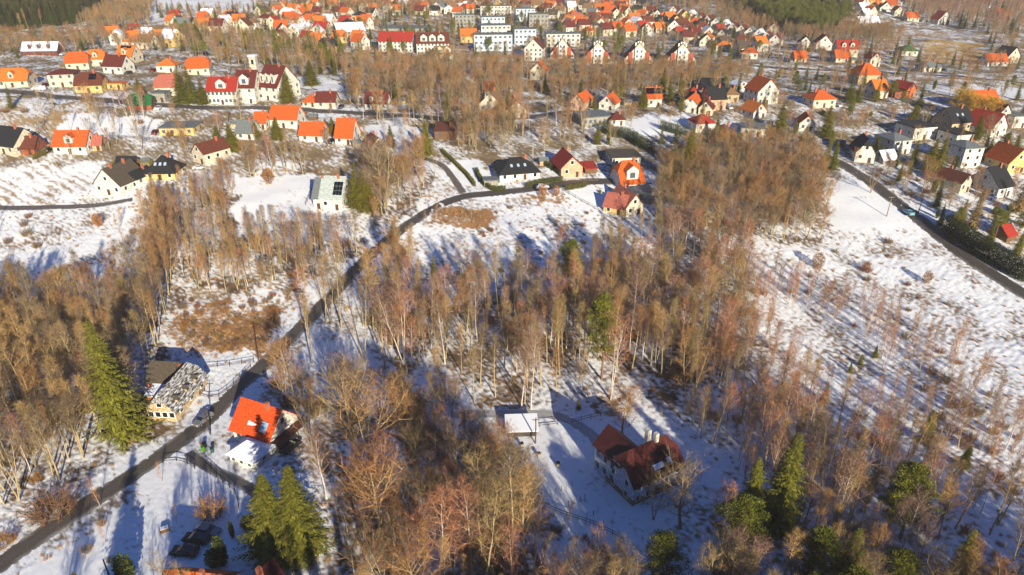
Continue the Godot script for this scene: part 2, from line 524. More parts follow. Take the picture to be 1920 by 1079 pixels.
var pool := []   # every tree: {k, v, p, s, yaw, tilt, where, tint, must}
func add_tree(kind: String, p: Vector3, h: float, where: String, must := false, widen := 1.0, tint := -1) -> void:
	var n: int = kinds[kind].size()
	var s: float = h / USUAL[kind]
	var nt: int = TINTS[kind].size()
	pool.append({"k": kind, "v": rng.randi() % n, "p": p, "s": Vector3(s * widen, s, s * widen), "yaw": rng.randf() * TAU, "tilt": Vector3(rng.randf_range(-0.07, 0.07), 0, rng.randf_range(-0.07, 0.07)), "where": where, "tint": tint if tint >= 0 else rng.randi() % nt, "must": must})

func tree_at(kind: String, bx: float, by: float, ty: float, where: String, widen := 1.0, tint := -1) -> void:
	var p := gp(bx, by)
	add_tree(kind, p, tall(p, ty), where, true, widen, tint)
	if by > 700 and (kind == "spruce" or kind == "pine"): block(p + Vector3(0, 0, 4.5), 0.0, 3.2, 8.0)

func tree_basis(t: Dictionary) -> Transform3D:
	var b := Basis.from_euler(t.tilt) * Basis(Vector3.UP, t.yaw) * Basis.from_scale(t.s)
	return Transform3D(b, t.p)

func plant_trees() -> void:
	var by := {}
	for t in pool:
		if not by.has(t.k): by[t.k] = []
		by[t.k].append(t)
	for k in by:
		var list: Array = by[k]
		for t in list:
			var q := to_px(t.p + Vector3(0, t.s.y * USUAL[k] * 0.6, 0))
			t["seen"] = q.x > -40 and q.x < 1960 and q.y > -10 and q.y < 1110
			t["far"] = (t.p - Vector3(0, CAM_H, 0)).length() / (1.0 + 0.02 * t.s.y * USUAL[k]) - (10000.0 if t.must else 0.0)
		list.sort_custom(func(x, y): return x.far < y.far)
		var made := 0
		var rest := {}
		for t in list:
			var tr: Transform3D = tree_basis(t)
			if t.seen and made < 298:
				made += 1
				var o := Node3D.new()
				o.name = numbered(CALLED[k])
				add_child(o)
				o.transform = tr
				var say: String = (LOOKS[k] % TINT_WORD[k][t.tint]) + " " + place_of(t)
				tag(o, say, WORD[k], say)
				part("trunk", kinds[k][t.v][0], vcol_mat(), o)
				part("crown", kinds[k][t.v][1], tinted(TINTS[k][t.tint]), o)
			else:
				var key := "%d|%d" % [t.v, t.tint]
				if not rest.has(key): rest[key] = []
				rest[key].append(tr)
		if rest.size() > 0:
			var o := Node3D.new()
			o.name = CALLED[k] + "_woodland"
			add_child(o)
			tag(o, "mass of distant " + String(CALLED[k]).replace("_", " ") + "s merging into woodland", "woodland", "", "stuff")
			for key in rest:
				var ids: PackedStringArray = key.split("|")
				for w in 2:
					var mm := MultiMesh.new()
					mm.transform_format = MultiMesh.TRANSFORM_3D
					mm.mesh = kinds[k][int(ids[0])][w]
					mm.instance_count = rest[key].size()
					for i in rest[key].size(): mm.set_instance_transform(i, rest[key][i])
					var mi := MultiMeshInstance3D.new()
					mi.name = ["trunks", "crowns"][w]
					mi.multimesh = mm
					mi.material_override = vcol_mat() if w == 0 else tinted(TINTS[k][int(ids[1])])
					mi.set_meta("kind", "stuff")
					o.add_child(mi, true)
		print(k, " things ", made, " all ", list.size())

# a landmark by which a tree of the valley is found
var marks := []
func place_of(t: Dictionary) -> String:
	if t.where != "among the houses of the valley": return t.where
	if marks.is_empty():
		for m in LANDMARKS: marks.append([gp(m[0], m[1]), m[2]])
	var best := ""
	var least := 1e9
	for m in marks:
		var d: float = m[0].distance_to(t.p)
		if d < least:
			least = d
			best = m[1]
	return "near the " + best

const LANDMARKS := [[24, 164, "orange house by the white van"], [75, 104, "low snow-roofed maroon house"], [167, 174, "yellow house with brown roof"], [212, 138, "white maroon-roofed gable"], [312, 136, "orange hipped white house"], [262, 207, "green-roofed red-brown house"], [315, 179, "pink-red snow-dusted roof"], [418, 196, "long white red-roofed building"], [503, 188, "church hall"], [332, 254, "yellow flat-roofed bungalow"], [132, 289, "white dormer house by the field"], [8, 289, "slate-grey roof at the field"], [301, 338, "pale yellow bungalow with roof windows"], [374, 307, "steep red-brown roof"], [532, 240, "long vivid orange roof"], [645, 271, "steep plain orange roof"], [611, 203, "cream maroon-roofed bungalow"], [705, 206, "maroon roof with two white dormers"], [835, 263, "brown boarded house"], [920, 213, "straw-coloured gable"], [742, 98, "red-roofed school"], [812, 103, "large three-gabled white building"], [660, 74, "market hall"], [760, 66, "industrial shed"], [925, 76, "flat apartment blocks"], [1008, 150, "cream orange-roofed house with skylights"], [1120, 119, "stepped apartment houses"], [1277, 122, "last stepped apartment house"], [1082, 208, "pinkish gabled house"], [1120, 236, "grey flat-roofed hall"], [1227, 201, "orange roof with solar array"], [1344, 207, "tall brick-pink house"], [1438, 196, "large white orange-gabled house"], [1322, 250, "white house with red hipped roof"], [975, 338, "wide dark-roofed bungalow"], [1072, 333, "peach house"], [1186, 357, "tall steep orange roof"], [1545, 202, "orange-tan roof with pink chimney"], [1630, 158, "large beige house by the railway"], [1706, 183, "curved bright red roof"], [1512, 246, "orange roof with red annex"], [1688, 290, "white cube house"], [1732, 262, "long white modern house"], [1818, 316, "three-storey white house"], [1870, 255, "deep red triangular gable"], [1852, 215, "orange roof behind yellow willows"], [1544, 95, "white gables below the conifer forest"], [1588, 106, "red roof with gabled dormers"], [1705, 105, "green-roofed pavilion"], [1790, 100, "yellow dug ground"], [1870, 124, "long plain orange roof"], [355, 22, "hilltop end of the town"], [470, 45, "houses at the foot of the snowy hill"], [620, 40, "houses above the market hall"], [900, 10, "houses above the apartment blocks"], [1100, 20, "hillside street of orange roofs"], [1250, 55, "row of white and orange hillside houses"], [1400, 95, "houses below the pine forest"], [1770, 46, "red-roofed hill house"], [622, 394, "cabin clearing"]]

# ground polygon in pixels -> scatter
func poly_ground(p: Array) -> PackedVector2Array:
	var out := PackedVector2Array()
	for k in p.size():
		# long edges follow the ground
		var a := Vector2(p[k][0], p[k][1])
		var b := Vector2(p[(k + 1) % p.size()][0], p[(k + 1) % p.size()][1])
		for j in 3:
			var q := a.lerp(b, j / 3.0)
			var g := gp(q.x, q.y)
			out.append(Vector2(g.x, -g.z))
	return out

func is_taken(x: float, d: float) -> bool:
	var i := int((x - ZX0) / ZC)
	var j := int((d - ZD0) / ZC)
	if i < 0 or j < 0 or i >= ZW or j >= ZH: return false
	return taken[j * ZW + i] > 0

func scatter(p: Array, spacing: float, mix: Array, where: String, clump := 0.0) -> void:
	var g := poly_ground(p)
	scatter_ground(g, spacing, mix, where, clump)

func scatter_ground(g: PackedVector2Array, spacing: float, mix: Array, where: String, clump := 0.0) -> void:
	var lo := g[0]
	var hi := g[0]
	for q in g:
		lo = lo.min(q); hi = hi.max(q)
	var x := lo.x
	while x < hi.x:
		var d := lo.y
		while d < hi.y:
			var q := Vector2(x + rng.randf_range(-0.5, 0.5) * spacing, d + rng.randf_range(-0.5, 0.5) * spacing)
			d += spacing
			if clump > 0.0 and n_mid.get_noise_2d(q.x * 0.35 + 50.0, q.y * 0.35) < clump - 0.5: continue
			if not Geometry2D.is_point_in_polygon(q, g): continue
			if is_taken(q.x, q.y): continue
			var r := rng.randf()
			for m in mix:
				r -= m[1]
				if r <= 0.0:
					add_tree(m[0], Vector3(q.x, terr(q.x, q.y), -q.y), rng.randf_range(m[2], m[3]), where, false, rng.randf_range(0.85, 1.15), 3 if where.ends_with("above the town") and m[0] == "spruce" else (2 if where.ends_with("above the town") and m[0] == "pine" else -1))
					break
		x += spacing
# ---------------------------------------------------------------- ground cover map (in metres on the ground)
func fill_zone(g: PackedVector2Array, code: int, into: String = "zone") -> void:
	var lo := g[0]
	var hi := g[0]
	for q in g:
		lo = lo.min(q); hi = hi.max(q)
	var j0 := maxi(0, int((lo.y - ZD0) / ZC))
	var j1 := mini(ZH - 1, int((hi.y - ZD0) / ZC) + 1)
	for j in range(j0, j1 + 1):
		var d := ZD0 + (j + 0.5) * ZC
		var xs := []
		for k in g.size():
			var a := g[k]
			var b := g[(k + 1) % g.size()]
			if (a.y > d) != (b.y > d): xs.append(a.x + (d - a.y) / (b.y - a.y) * (b.x - a.x))
		xs.sort()
		for k in range(0, xs.size() - 1, 2):
			var i0 := clampi(int((xs[k] - ZX0) / ZC), 0, ZW - 1)
			var i1 := clampi(int((xs[k + 1] - ZX0) / ZC), 0, ZW - 1)
			for i in range(i0, i1 + 1):
				if into == "zone": zone[j * ZW + i] = code
				else: taken[j * ZW + i] = code

func zone_px(code: int, p: Array) -> void:
	fill_zone(poly_ground(p), code)

func keep_clear(p: Array) -> void:
	fill_zone(poly_ground(p), 1, "taken")

func block(centre: Vector3, yaw: float, hx: float, hz: float, code := 1) -> void:
	var g := PackedVector2Array()
	for s in [[-1, -1], [1, -1], [1, 1], [-1, 1]]:
		var q: Vector3 = centre + Basis(Vector3.UP, yaw) * Vector3(s[0] * hx, 0, s[1] * hz)
		g.append(Vector2(q.x, -q.z))
	fill_zone(g, code, "taken")

func zone_at(x: float, d: float) -> int:
	var i := int((x - ZX0) / ZC)
	var j := int((d - ZD0) / ZC)
	if i < 0 or j < 0 or i >= ZW or j >= ZH: return 2 if d < 60.0 else 7
	return zone[j * ZW + i]

# snow share, bare ground colour A, colour B (linear), lumpiness in metres
var COVER := {
	0: [0.64, Color(0.30, 0.20, 0.10), Color(0.20, 0.13, 0.07), 0.10],
	1: [0.95, Color(0.30, 0.22, 0.13), Color(0.22, 0.16, 0.09), 0.03],
	2: [0.42, Color(0.17, 0.105, 0.058), Color(0.10, 0.066, 0.04), 0.14],
	3: [0.18, Color(0.33, 0.175, 0.075), Color(0.25, 0.145, 0.07), 0.26],
	4: [0.66, Color(0.34, 0.235, 0.13), Color(0.28, 0.19, 0.11), 0.06],
	5: [0.35, Color(0.22, 0.16, 0.11), Color(0.14, 0.105, 0.075), 0.05],
	6: [0.18, Color(0.52, 0.34, 0.12), Color(0.40, 0.25, 0.10), 0.10],
	7: [0.33, Color(0.26, 0.185, 0.10), Color(0.18, 0.13, 0.075), 0.10],
	8: [0.62, Color(0.20, 0.16, 0.13), Color(0.16, 0.13, 0.10), 0.07],
	9: [0.67, Color(0.24, 0.155, 0.085), Color(0.15, 0.10, 0.06), 0.20],
	10: [0.40, Color(0.40, 0.27, 0.13), Color(0.33, 0.21, 0.10), 0.06]}

func make_ground() -> void:
	var cols := 800
	var ds := PackedFloat32Array()
	var d := -90.0
	while d < 78.0:
		ds.append(d); d += 4.0
	while d < 3600.0:
		ds.append(d)
		d += maxf(0.34, (d - 20.0) * 0.0046) if d < 1000.0 else d * 0.03
	var v := PackedVector3Array()
	var nrm := PackedVector3Array()
	var c := PackedColorArray()
	var ix := PackedInt32Array()
	var snow := Color(0.80, 0.82, 0.85)
	for dd in ds:
		var half := 95.0 + maxf(dd, 0.0) * 0.86
		for i in cols:
			var x := (2.0 * i / (cols - 1) - 1.0) * half
			var w1 := n_mid.get_noise_2d(x, dd)
			var w2 := n_fine.get_noise_2d(x, dd)
			var z := zone_at(x + w1 * 7.0 + w2 * 1.5, dd + n_mid.get_noise_2d(x + 300.0, dd) * 7.0)
			var cv: Array = COVER[z]
			var share: float = cv[0] + w1 * 0.52 + w2 * 0.58
			if z == 4: share += 0.28 * sin((x * 0.55 + dd * 0.85) * 1.9 + w1 * 3.0)
			var s := clampf((share - 0.28) / 0.36, 0.0, 1.0)
			var bare: Color = cv[1].lerp(cv[2], clampf(0.5 + n_mid.get_noise_2d(x * 2.3 + 90.0, dd * 2.3) * 1.4 + w2 * 0.5, 0, 1))
			c.append(bare.lerp(snow, s * 0.96))
			var lump: float = cv[3] * (w2 * 1.3 + w1 * 1.1 + (0.4 if s < 0.5 else 0.0) * absf(w2))
			v.append(Vector3(x, terr(x, dd) + lump, -dd))
	for r in ds.size():
		for i in cols:
			var a := v[r * cols + mini(i + 1, cols - 1)] - v[r * cols + maxi(i - 1, 0)]
			var b := v[mini(r + 1, ds.size() - 1) * cols + i] - v[maxi(r - 1, 0) * cols + i]
			nrm.append(a.cross(b).normalized())
	for r in ds.size() - 1:
		for i in cols - 1:
			var p := r * cols + i
			ix.append(p); ix.append(p + cols); ix.append(p + 1)
			ix.append(p + 1); ix.append(p + cols); ix.append(p + cols + 1)
	var a := []
	a.resize(Mesh.ARRAY_MAX)
	a[Mesh.ARRAY_VERTEX] = v
	a[Mesh.ARRAY_NORMAL] = nrm
	a[Mesh.ARRAY_COLOR] = c
	a[Mesh.ARRAY_INDEX] = ix
	var am := ArrayMesh.new()
	am.add_surface_from_arrays(Mesh.PRIMITIVE_TRIANGLES, a)
	var m := StandardMaterial3D.new()
	m.vertex_color_use_as_albedo = true
	m.albedo_texture = grain("ground")
	m.uv1_triplanar = true
	m.uv1_world_triplanar = true
	m.uv1_scale = Vector3.ONE * 0.11
	m.roughness = 0.9
	m.metallic_specular = 0.2
	var o := part("ground", am, m, self)
	tag(o, "", "", "", "structure")
	print("ground rows ", ds.size(), " verts ", v.size())

# road strip along pixel points
func smooth_line(p: Array, step: float) -> Array:
	var cv := Curve3D.new()
	var g := []
	for q in p: g.append(q if q is Vector3 else gp(q[0], q[1]))
	for k in g.size():
		var t: Vector3 = (g[mini(k + 1, g.size() - 1)] - g[maxi(k - 1, 0)]) / 6.0
		cv.add_point(g[k], -t, t)
	var out := []
	var ln := cv.get_baked_length()
	var n := maxi(2, int(ln / step))
	for k in n + 1: out.append(cv.sample_baked(ln * k / n))
	return out

func road(called: String, p: Array, width: float, col: Color, edge: Color, lift: float) -> void:
	var pts := smooth_line(p, 1.2)
	var mb := MB.new()
	var across := 9
	for k in pts.size():
		var t: Vector3 = pts[mini(k + 1, pts.size() - 1)] - pts[maxi(k - 1, 0)]
		var s := Vector3(t.z, 0, -t.x).normalized()
		for i in across:
			var u := 2.0 * i / (across - 1) - 1.0
			var q: Vector3 = pts[k] + s * u * (width * 0.5) * (1.0 + 0.06 * n_mid.get_noise_2d(pts[k].x * 2.0 + u * 50.0, pts[k].z * 2.0))
			q.y = terr(q.x, -q.z) + lift * 0.55 + 0.05 * (1.0 - u * u) - 0.06 * pow(u, 6.0)
			mb.v.append(q)
			mb.n.append(Vector3.UP)
			var wheel := 0.5 + 0.5 * cos(u * PI * 2.0 + PI)
			var nz := n_mid.get_noise_2d(q.x * 1.5, q.z * 1.5) + n_fine.get_noise_2d(q.x, q.z) * 0.6
			var salt := clampf((absf(u) - 0.62) * 2.6 + nz * 1.3, 0.0, 1.0)
			mb.c.append(col.lerp(edge, salt).lerp(col * 0.7, wheel * 0.5))
			var g := int((q.x - ZX0) / ZC) + int((-q.z - ZD0) / ZC) * ZW
			if g >= 0 and g < zone.size():
				zone[g] = 8
				taken[g] = 1
	for k in pts.size() - 1:
		for i in across - 1:
			var q := k * across + i
			mb.ix.append(q); mb.ix.append(q + 1); mb.ix.append(q + across)
			mb.ix.append(q + 1); mb.ix.append(q + across + 1); mb.ix.append(q + across)
	for k in pts.size():
		# widened claim so that nothing grows on the verge
		for off in [-1.6, 1.6]:
			var t2: Vector3 = pts[mini(k + 1, pts.size() - 1)] - pts[maxi(k - 1, 0)]
			var q2: Vector3 = pts[k] + Vector3(t2.z, 0, -t2.x).normalized() * (width * 0.5 * sign(off) + off * 0.6)
			var g2 := int((q2.x - ZX0) / ZC) + int((-q2.z - ZD0) / ZC) * ZW
			if g2 >= 0 and g2 < zone.size():
				taken[g2] = 1
				if zone[g2] != 8: zone[g2] = 1
	var m := StandardMaterial3D.new()
	m.vertex_color_use_as_albedo = true
	m.albedo_texture = grain("asphalt")
	m.uv1_triplanar = true
	m.uv1_world_triplanar = true
	m.uv1_scale = Vector3.ONE * 0.25
	m.roughness = 0.75
	var o := part(numbered(called), mb.commit(), m, self)
	tag(o, "", "", "", "structure")

# ---------------------------------------------------------------- buildings
const ROOF := {"o": Color(0.84, 0.38, 0.10), "O": Color(0.88, 0.48, 0.15), "r": Color(0.68, 0.17, 0.10), "m": Color(0.42, 0.14, 0.11), "b": Color(0.42, 0.20, 0.12), "k": Color(0.11, 0.115, 0.14), "g": Color(0.46, 0.49, 0.50), "w": Color(0.86, 0.87, 0.90), "p": Color(0.74, 0.42, 0.35), "n": Color(0.10, 0.42, 0.20), "t": Color(0.55, 0.42, 0.28), "s": Color(0.74, 0.79, 0.78), "v": Color(0.95, 0.33, 0.03), "q": Color(0.34, 0.30, 0.25), "d": Color(0.30, 0.06, 0.045)}
const WALL := {"w": Color(0.88, 0.87, 0.84), "c": Color(0.85, 0.81, 0.73), "y": Color(0.88, 0.76, 0.50), "p": Color(0.84, 0.68, 0.57), "B": Color(0.62, 0.33, 0.20), "g": Color(0.62, 0.61, 0.58), "b": Color(0.45, 0.33, 0.22), "o": Color(0.80, 0.42, 0.20), "m": Color(0.45, 0.22, 0.18), "l": Color(0.80, 0.86, 0.92), "t": Color(0.78, 0.68, 0.54), "k": Color(0.25, 0.22, 0.2)}

# Builds walls and roof about the centre of the plan. a: half length along the ridge, b: half width across it.
func P(x: float, y: float, z: float, swap: bool) -> Vector3:
	return Vector3(z, y, -x) if swap else Vector3(x, y, z)

func roof_and_walls(kind: String, w: float, dp: float, h: float, rh: float, over: float) -> Array:
	var swap := kind.length() > 1 and kind[1] == "z"
	var a := (dp if swap else w) * 0.5
	var b := (w if swap else dp) * 0.5
	var wm := MB.new()
	var rm := MB.new()
	var white := Color.WHITE
	var base := -1.6
	var m := Vector3(0, h * 0.5, 0)
	var k := kind[0]
	var th := 0.22
	if k == "f":
		wm.box(P(-a, base, -b, false), P(a, h, b, false), white)
		rm.box(P(-a - over, h, -b - over, false), P(a + over, h + 0.35, b + over, false), white)
	else:
		var sl := rh / b
		var ye := h - over * sl
		for s in [-1, 1]:
			wm.face([P(-a, base, b * s, swap), P(a, base, b * s, swap), P(a, h, b * s, swap), P(-a, h, b * s, swap)], white, m)
			if k == "h":
				wm.face([P(a * s, base, -b, swap), P(a * s, base, b, swap), P(a * s, h, b, swap), P(a * s, h, -b, swap)], white, m)
			elif k == "x":
				var yw := lerpf(ye, h + rh, 0.58) - 0.14
				wm.face([P(a * s, base, -b, swap), P(a * s, base, b, swap), P(a * s, h, b, swap), P(a * s, yw, (b + over) * 0.42, swap), P(a * s, yw, -(b + over) * 0.42, swap), P(a * s, h, -b, swap)], white, m)
			else:
				wm.face([P(a * s, base, -b, swap), P(a * s, base, b, swap), P(a * s, h, b, swap), P(a * s, h + rh - 0.12, 0, swap), P(a * s, h, -b, swap)], white, m)
		var e := a + over
		var f := b + over
		var yr := h + rh
		if k == "g":
			for s in [-1, 1]:
				rm.slab([P(-e, ye, f * s, swap), P(e, ye, f * s, swap), P(e, yr, 0, swap), P(-e, yr, 0, swap)], th, white)
		elif k == "h":
			var rr := maxf(e - f * 0.95, 0.15)
			for s in [-1, 1]:
				rm.slab([P(-e, ye, f * s, swap), P(e, ye, f * s, swap), P(rr, yr, 0, swap), P(-rr, yr, 0, swap)], th, white)
				rm.slab([P(e * s, ye, -f, swap), P(e * s, ye, f, swap), P(rr * s, yr, 0, swap)], th, white)
		elif k == "x":
			var rr2 := e - f * 0.42
			var yc := lerpf(ye, yr, 0.58)
			var zc := f * 0.42
			for s in [-1, 1]:
				rm.slab([P(-e, ye, f * s, swap), P(e, ye, f * s, swap), P(e, yc, zc * s, swap), P(rr2, yr, 0, swap), P(-rr2, yr, 0, swap), P(-e, yc, zc * s, swap)], th, white)
				rm.slab([P(e * s, yc, -zc, swap), P(e * s, yc, zc, swap), P(rr2 * s, yr, 0, swap)], th, white)
		elif k == "s":
			rm.slab([P(-e, h + rh, -f, swap), P(e, h + rh, -f, swap), P(e, h - 0.05, f, swap), P(-e, h - 0.05, f, swap)], th, white)
	return [wm.commit(), rm.commit()]

func window(parent: Node, at: Vector3, yaw: float, ww: float, hh: float, fine: bool) -> void:
	if fine:
		var f := boxpart("window", at, Vector3(ww + 0.22, hh + 0.22, 0.14), mat(Color(0.86, 0.86, 0.84), 0.6), parent, yaw)
		var p := part("pane", unit_box, glass(), f)
		p.transform = Transform3D(Basis.from_scale(Vector3(ww / (ww + 0.22) * 0.94, hh / (hh + 0.22) * 0.94, 0.6)), Vector3(0, 0, 0.26))
	else:
		boxpart("window", at, Vector3(ww, hh, 0.12), far_glass(), parent, yaw)

# o: at (centre of the front wall foot), yaw, w, d, h, rh, kind, roof, wall, label ...
func house(o: Dictionary) -> Node3D:
	var yaw: float = deg_to_rad(o.get("yaw", 0.0))
	var w: float = o.w
	var dp: float = o.d
	var h: float = o.h
	var kind: String = o.kind
	var front: Vector3 = o.at
	var centre := front + Basis(Vector3.UP, yaw) * Vector3(0, 0, -dp * 0.5)
	centre.y = front.y
	var t := thing(o.get("name", "house"), o.label, o.get("category", "house"), centre, yaw, o.get("group", ""))
	var over: float = o.get("over", 0.45)
	var rh: float = o.get("rh", 0.0)
	if rh == 0.0:
		var b: float = (w if kind.length() > 1 and kind[1] == "z" else dp) * 0.5
		rh = b * {"g": 0.95, "h": 0.62, "x": 0.95, "s": 0.3, "f": 0.0}[kind[0]]
	var ms := roof_and_walls(kind, w, dp, h, rh, over)
	var fine: bool = o.get("fine", false)
	part("wall", ms[0], mat(WALL[o.wall], 0.85, "plaster", 0.25), t)
	var roof := part("roof", ms[1], o.get("roof_mat", mat(ROOF[o.roof], 0.92, "" if o.roof == "w" else "tile", 0.22)), t)
	var rows: int = o.get("rows", maxi(1, int(h / 2.9)))
	var cols: int = o.get("cols", maxi(2, int(w / 3.4)))
	var scols := maxi(1, int(dp / 4.0))
	var ww: float = o.get("ww", 1.15)
	var hh: float = o.get("wh", 1.35)
	for r in rows:
		var y := h * (r + 0.55) / rows
		for i in cols:
			var x := w * ((i + 0.5) / cols - 0.5)
			if r == 0 and i == cols / 2 and not o.get("nodoor", false):
				boxpart("door", Vector3(x, 1.05, dp * 0.5 + 0.03), Vector3(1.1, 2.1, 0.14), mat(Color(0.30, 0.17, 0.10), 0.6), t)
			else:
				window(t, Vector3(x, y, dp * 0.5 + 0.02), 0.0, ww, hh, fine)
		for s in [-1, 1]:
			# only the side that turns towards the open view is glazed on small far houses
			if not fine and s * (centre.x) > 0.0: continue
			for i in scols:
				window(t, Vector3(s * (w * 0.5 + 0.02), y, dp * ((i + 0.5) / scols - 0.5)), PI * 0.5 * s, ww, hh, fine)
	if kind == "gz" or kind == "xz":
		window(t, Vector3(0, h + rh * 0.34, dp * 0.5 + 0.02), 0.0, ww, hh, fine)
	elif kind == "gx" or kind == "xx":
		var s2 := -1.0 if centre.x > 0.0 else 1.0
		window(t, Vector3(s2 * (w * 0.5 + 0.02), h + rh * 0.34, 0), PI * 0.5 * s2, ww, hh, fine)
	for i in o.get("chimney", 1):
		if kind[0] == "f": continue
		var swap := kind.length() > 1 and kind[1] == "z"
		var al := (dp if swap else w) * (0.22 if i == 0 else -0.26)
		var q := P(al, h + rh + 0.1, 0.5, swap)
		boxpart("chimney", q, Vector3(0.75, 1.9, 0.75), mat(o.get("chim", Color(0.62, 0.36, 0.26)), 0.9), roof)
	# dormers on the slope that faces the front
	var nd: int = o.get("dormer", 0)
	for i in nd:
		var x := w * ((i + 0.5) / nd - 0.5) * 0.8
		var dw: float = o.get("dw", 2.2)
		var dh := rh * 0.55
		var dm := MB.new()
		var y0 := h + rh * 0.08
		var zf := dp * 0.5 * 0.86
		dm.box(Vector3(x - dw * 0.5, y0 - 0.4, 0.2), Vector3(x + dw * 0.5, y0 + dh, zf), Color.WHITE)
		dm.face([Vector3(x - dw * 0.5, y0 + dh, zf), Vector3(x + dw * 0.5, y0 + dh, zf), Vector3(x, y0 + dh + dw * 0.35, zf)], Color.WHITE, Vector3(x, y0, 0))
		var dd := part("dormer", dm.commit(), mat(WALL[o.wall], 0.85, "plaster", 0.25), t)
		var dr := MB.new()
		for s in [-1, 1]:
			dr.slab([Vector3(x, y0 + dh + dw * 0.42, zf + 0.3), Vector3(x + s * (dw * 0.5 + 0.3), y0 + dh - 0.1, zf + 0.3), Vector3(x + s * (dw * 0.5 + 0.3), y0 + dh - 0.1, 0.1), Vector3(x, y0 + dh + dw * 0.42, 0.1)], 0.16, Color.WHITE)
		part("dormer_roof", dr.commit(), mat(ROOF[o.roof], 0.92, "tile", 0.22), dd)
		boxpart("pane", Vector3(x, y0 + dh * 0.5, zf + 0.03), Vector3(dw * 0.45, dh * 0.55, 0.12), far_glass(), dd)
	# roof windows / solar panels lie on the front slope
	if kind == "gx" or kind == "xx" or kind == "hx":
		var sl2 := atan2(rh, dp * 0.5)
		var tilt := Basis(Vector3.RIGHT, sl2)
		for i in o.get("skylight", 0):
			var sx: float = w * ((i + 0.5) / o.skylight - 0.5) * 0.5
			var k := boxpart("roof_window", Vector3(sx, h + rh * 0.45 + 0.10, dp * 0.275), Vector3.ONE, mat(Color(0.62, 0.68, 0.75), 0.15), roof)
			k.transform = Transform3D(tilt * Basis.from_scale(Vector3(0.9, 0.12, 1.3)), k.position)
		if o.has("solar"):
			var sp: Array = o.solar   # columns, rows, x offset, slope position 0..1
			for i in sp[0]:
				for j in sp[1]:
					var f: float = sp[3] + (j - (sp[1] - 1) * 0.5) * 1.72 * cos(sl2) / (dp * 0.5)
					var k2 := boxpart("solar_panel", Vector3.ZERO, Vector3.ONE, mat(Color(0.04, 0.05, 0.075), 0.2), roof)
					k2.transform = Transform3D(tilt * Basis.from_scale(Vector3(1.0, 0.08, 1.62)), Vector3(sp[2] + (i - (sp[0] - 1) * 0.5) * 1.07, h + rh * f + 0.14, dp * 0.5 * (1.0 - f)))
	block(centre, yaw, w * 0.5 + 1.0, dp * 0.5 + 1.0)
	return t

# a row of the house table: x, y of the front foot in pixels, width in pixels, depth m, wall m, kind, roof, wall, yaw, label, extras
func row(a: Array) -> Node3D:
	var at := gp(a[0], a[1])
	var o := {"at": at, "w": clampf(a[2] / px_per_m(at), 3.0, 70.0), "d": a[3], "h": a[4], "kind": a[5], "roof": a[6], "wall": a[7], "yaw": a[8], "label": a[9]}
	if a.size() > 10: o.merge(a[10], true)
	var t := house(o)
	if not o.has("category"): yards.append([t.position, t.rotation.y, o.w, o.d, o.label])
	return t

var yards := []
func cut(label: String, words: int) -> String:
	var w := label.split(" ")
	var n := mini(words, w.size())
	while n > 3 and w[n - 1] in ["with", "and", "the", "of", "a", "by", "in", "behind", "beside", "two", "its"]: n -= 1
	return " ".join(w.slice(0, n))

# fences, cars and sheds that belong to the yards
func make_yards() -> void:
	var r := RandomNumberGenerator.new()
	r.seed = 5
	var paints := [[Color(0.70, 0.71, 0.73), "silver"], [Color(0.08, 0.085, 0.10), "black"], [Color(0.85, 0.85, 0.86), "white"], [Color(0.45, 0.05, 0.05), "red"], [Color(0.08, 0.14, 0.30), "blue"]]
	for i in yards.size():
		var y: Array = yards[i]
		var b := Basis(Vector3.UP, y[1])
		var hw: float = y[2] * 0.5 + r.randf_range(4.0, 7.0)
		var f: float = y[3] * 0.5 + r.randf_range(4.5, 7.0)
		var bk: float = y[3] * 0.5 + r.randf_range(5.0, 9.0)
		if i % 3 != 0:
			var pts := []
			for q in [[-hw, f], [hw, f], [hw, -bk], [-hw, -bk], [-hw, f * 0.3]]:
				var e: Vector3 = y[0] + b * Vector3(q[0], 0, q[1])
				e.y = terr(e.x, -e.z)
				pts.append(e)
			var ok := true
			for e in pts:
				if is_taken(e.x, -e.z): ok = false
			if ok: fence("garden fence round the " + cut(y[4], 12), pts, 1.3, 2.8, [Color(0.30, 0.24, 0.19), Color(0.42, 0.36, 0.30), Color(0.22, 0.19, 0.17)][i % 3], 2)
		var p: Vector3 = y[0] + b * Vector3((y[2] * 0.5 + 2.4) * (1 if i % 2 == 0 else -1), 0, y[3] * 0.5 - 1.0)
		p.y = terr(p.x, -p.z)
		if i % 3 == 1 and not is_taken(p.x, -p.z):
			var pt: Array = paints[r.randi() % 5]
			car("parked_car", pt[1] + " car parked beside the " + cut(y[4], 11), "car", p, p + b * Vector3(r.randf_range(-0.3, 0.3), 0, 3.0), pt[0])
		elif i % 3 == 2:
			var s: Vector3 = y[0] + b * Vector3((hw - 2.2) * (-1 if i % 2 == 0 else 1), 0, -bk + 4.5)
			s.y = terr(s.x, -s.z)
			if not is_taken(s.x, -s.z):
				house({"name": "garden_shed", "category": "shed", "at": s, "w": 3.4, "d": 2.8, "h": 2.0, "rh": 0.9, "kind": "gx", "roof": ["w", "q", "g"][i % 3], "wall": ["b", "t", "g"][r.randi() % 3], "yaw": rad_to_deg(y[1]), "rows": 0, "chimney": 0, "over": 0.25, "label": "small garden shed behind the " + cut(y[4], 11)})
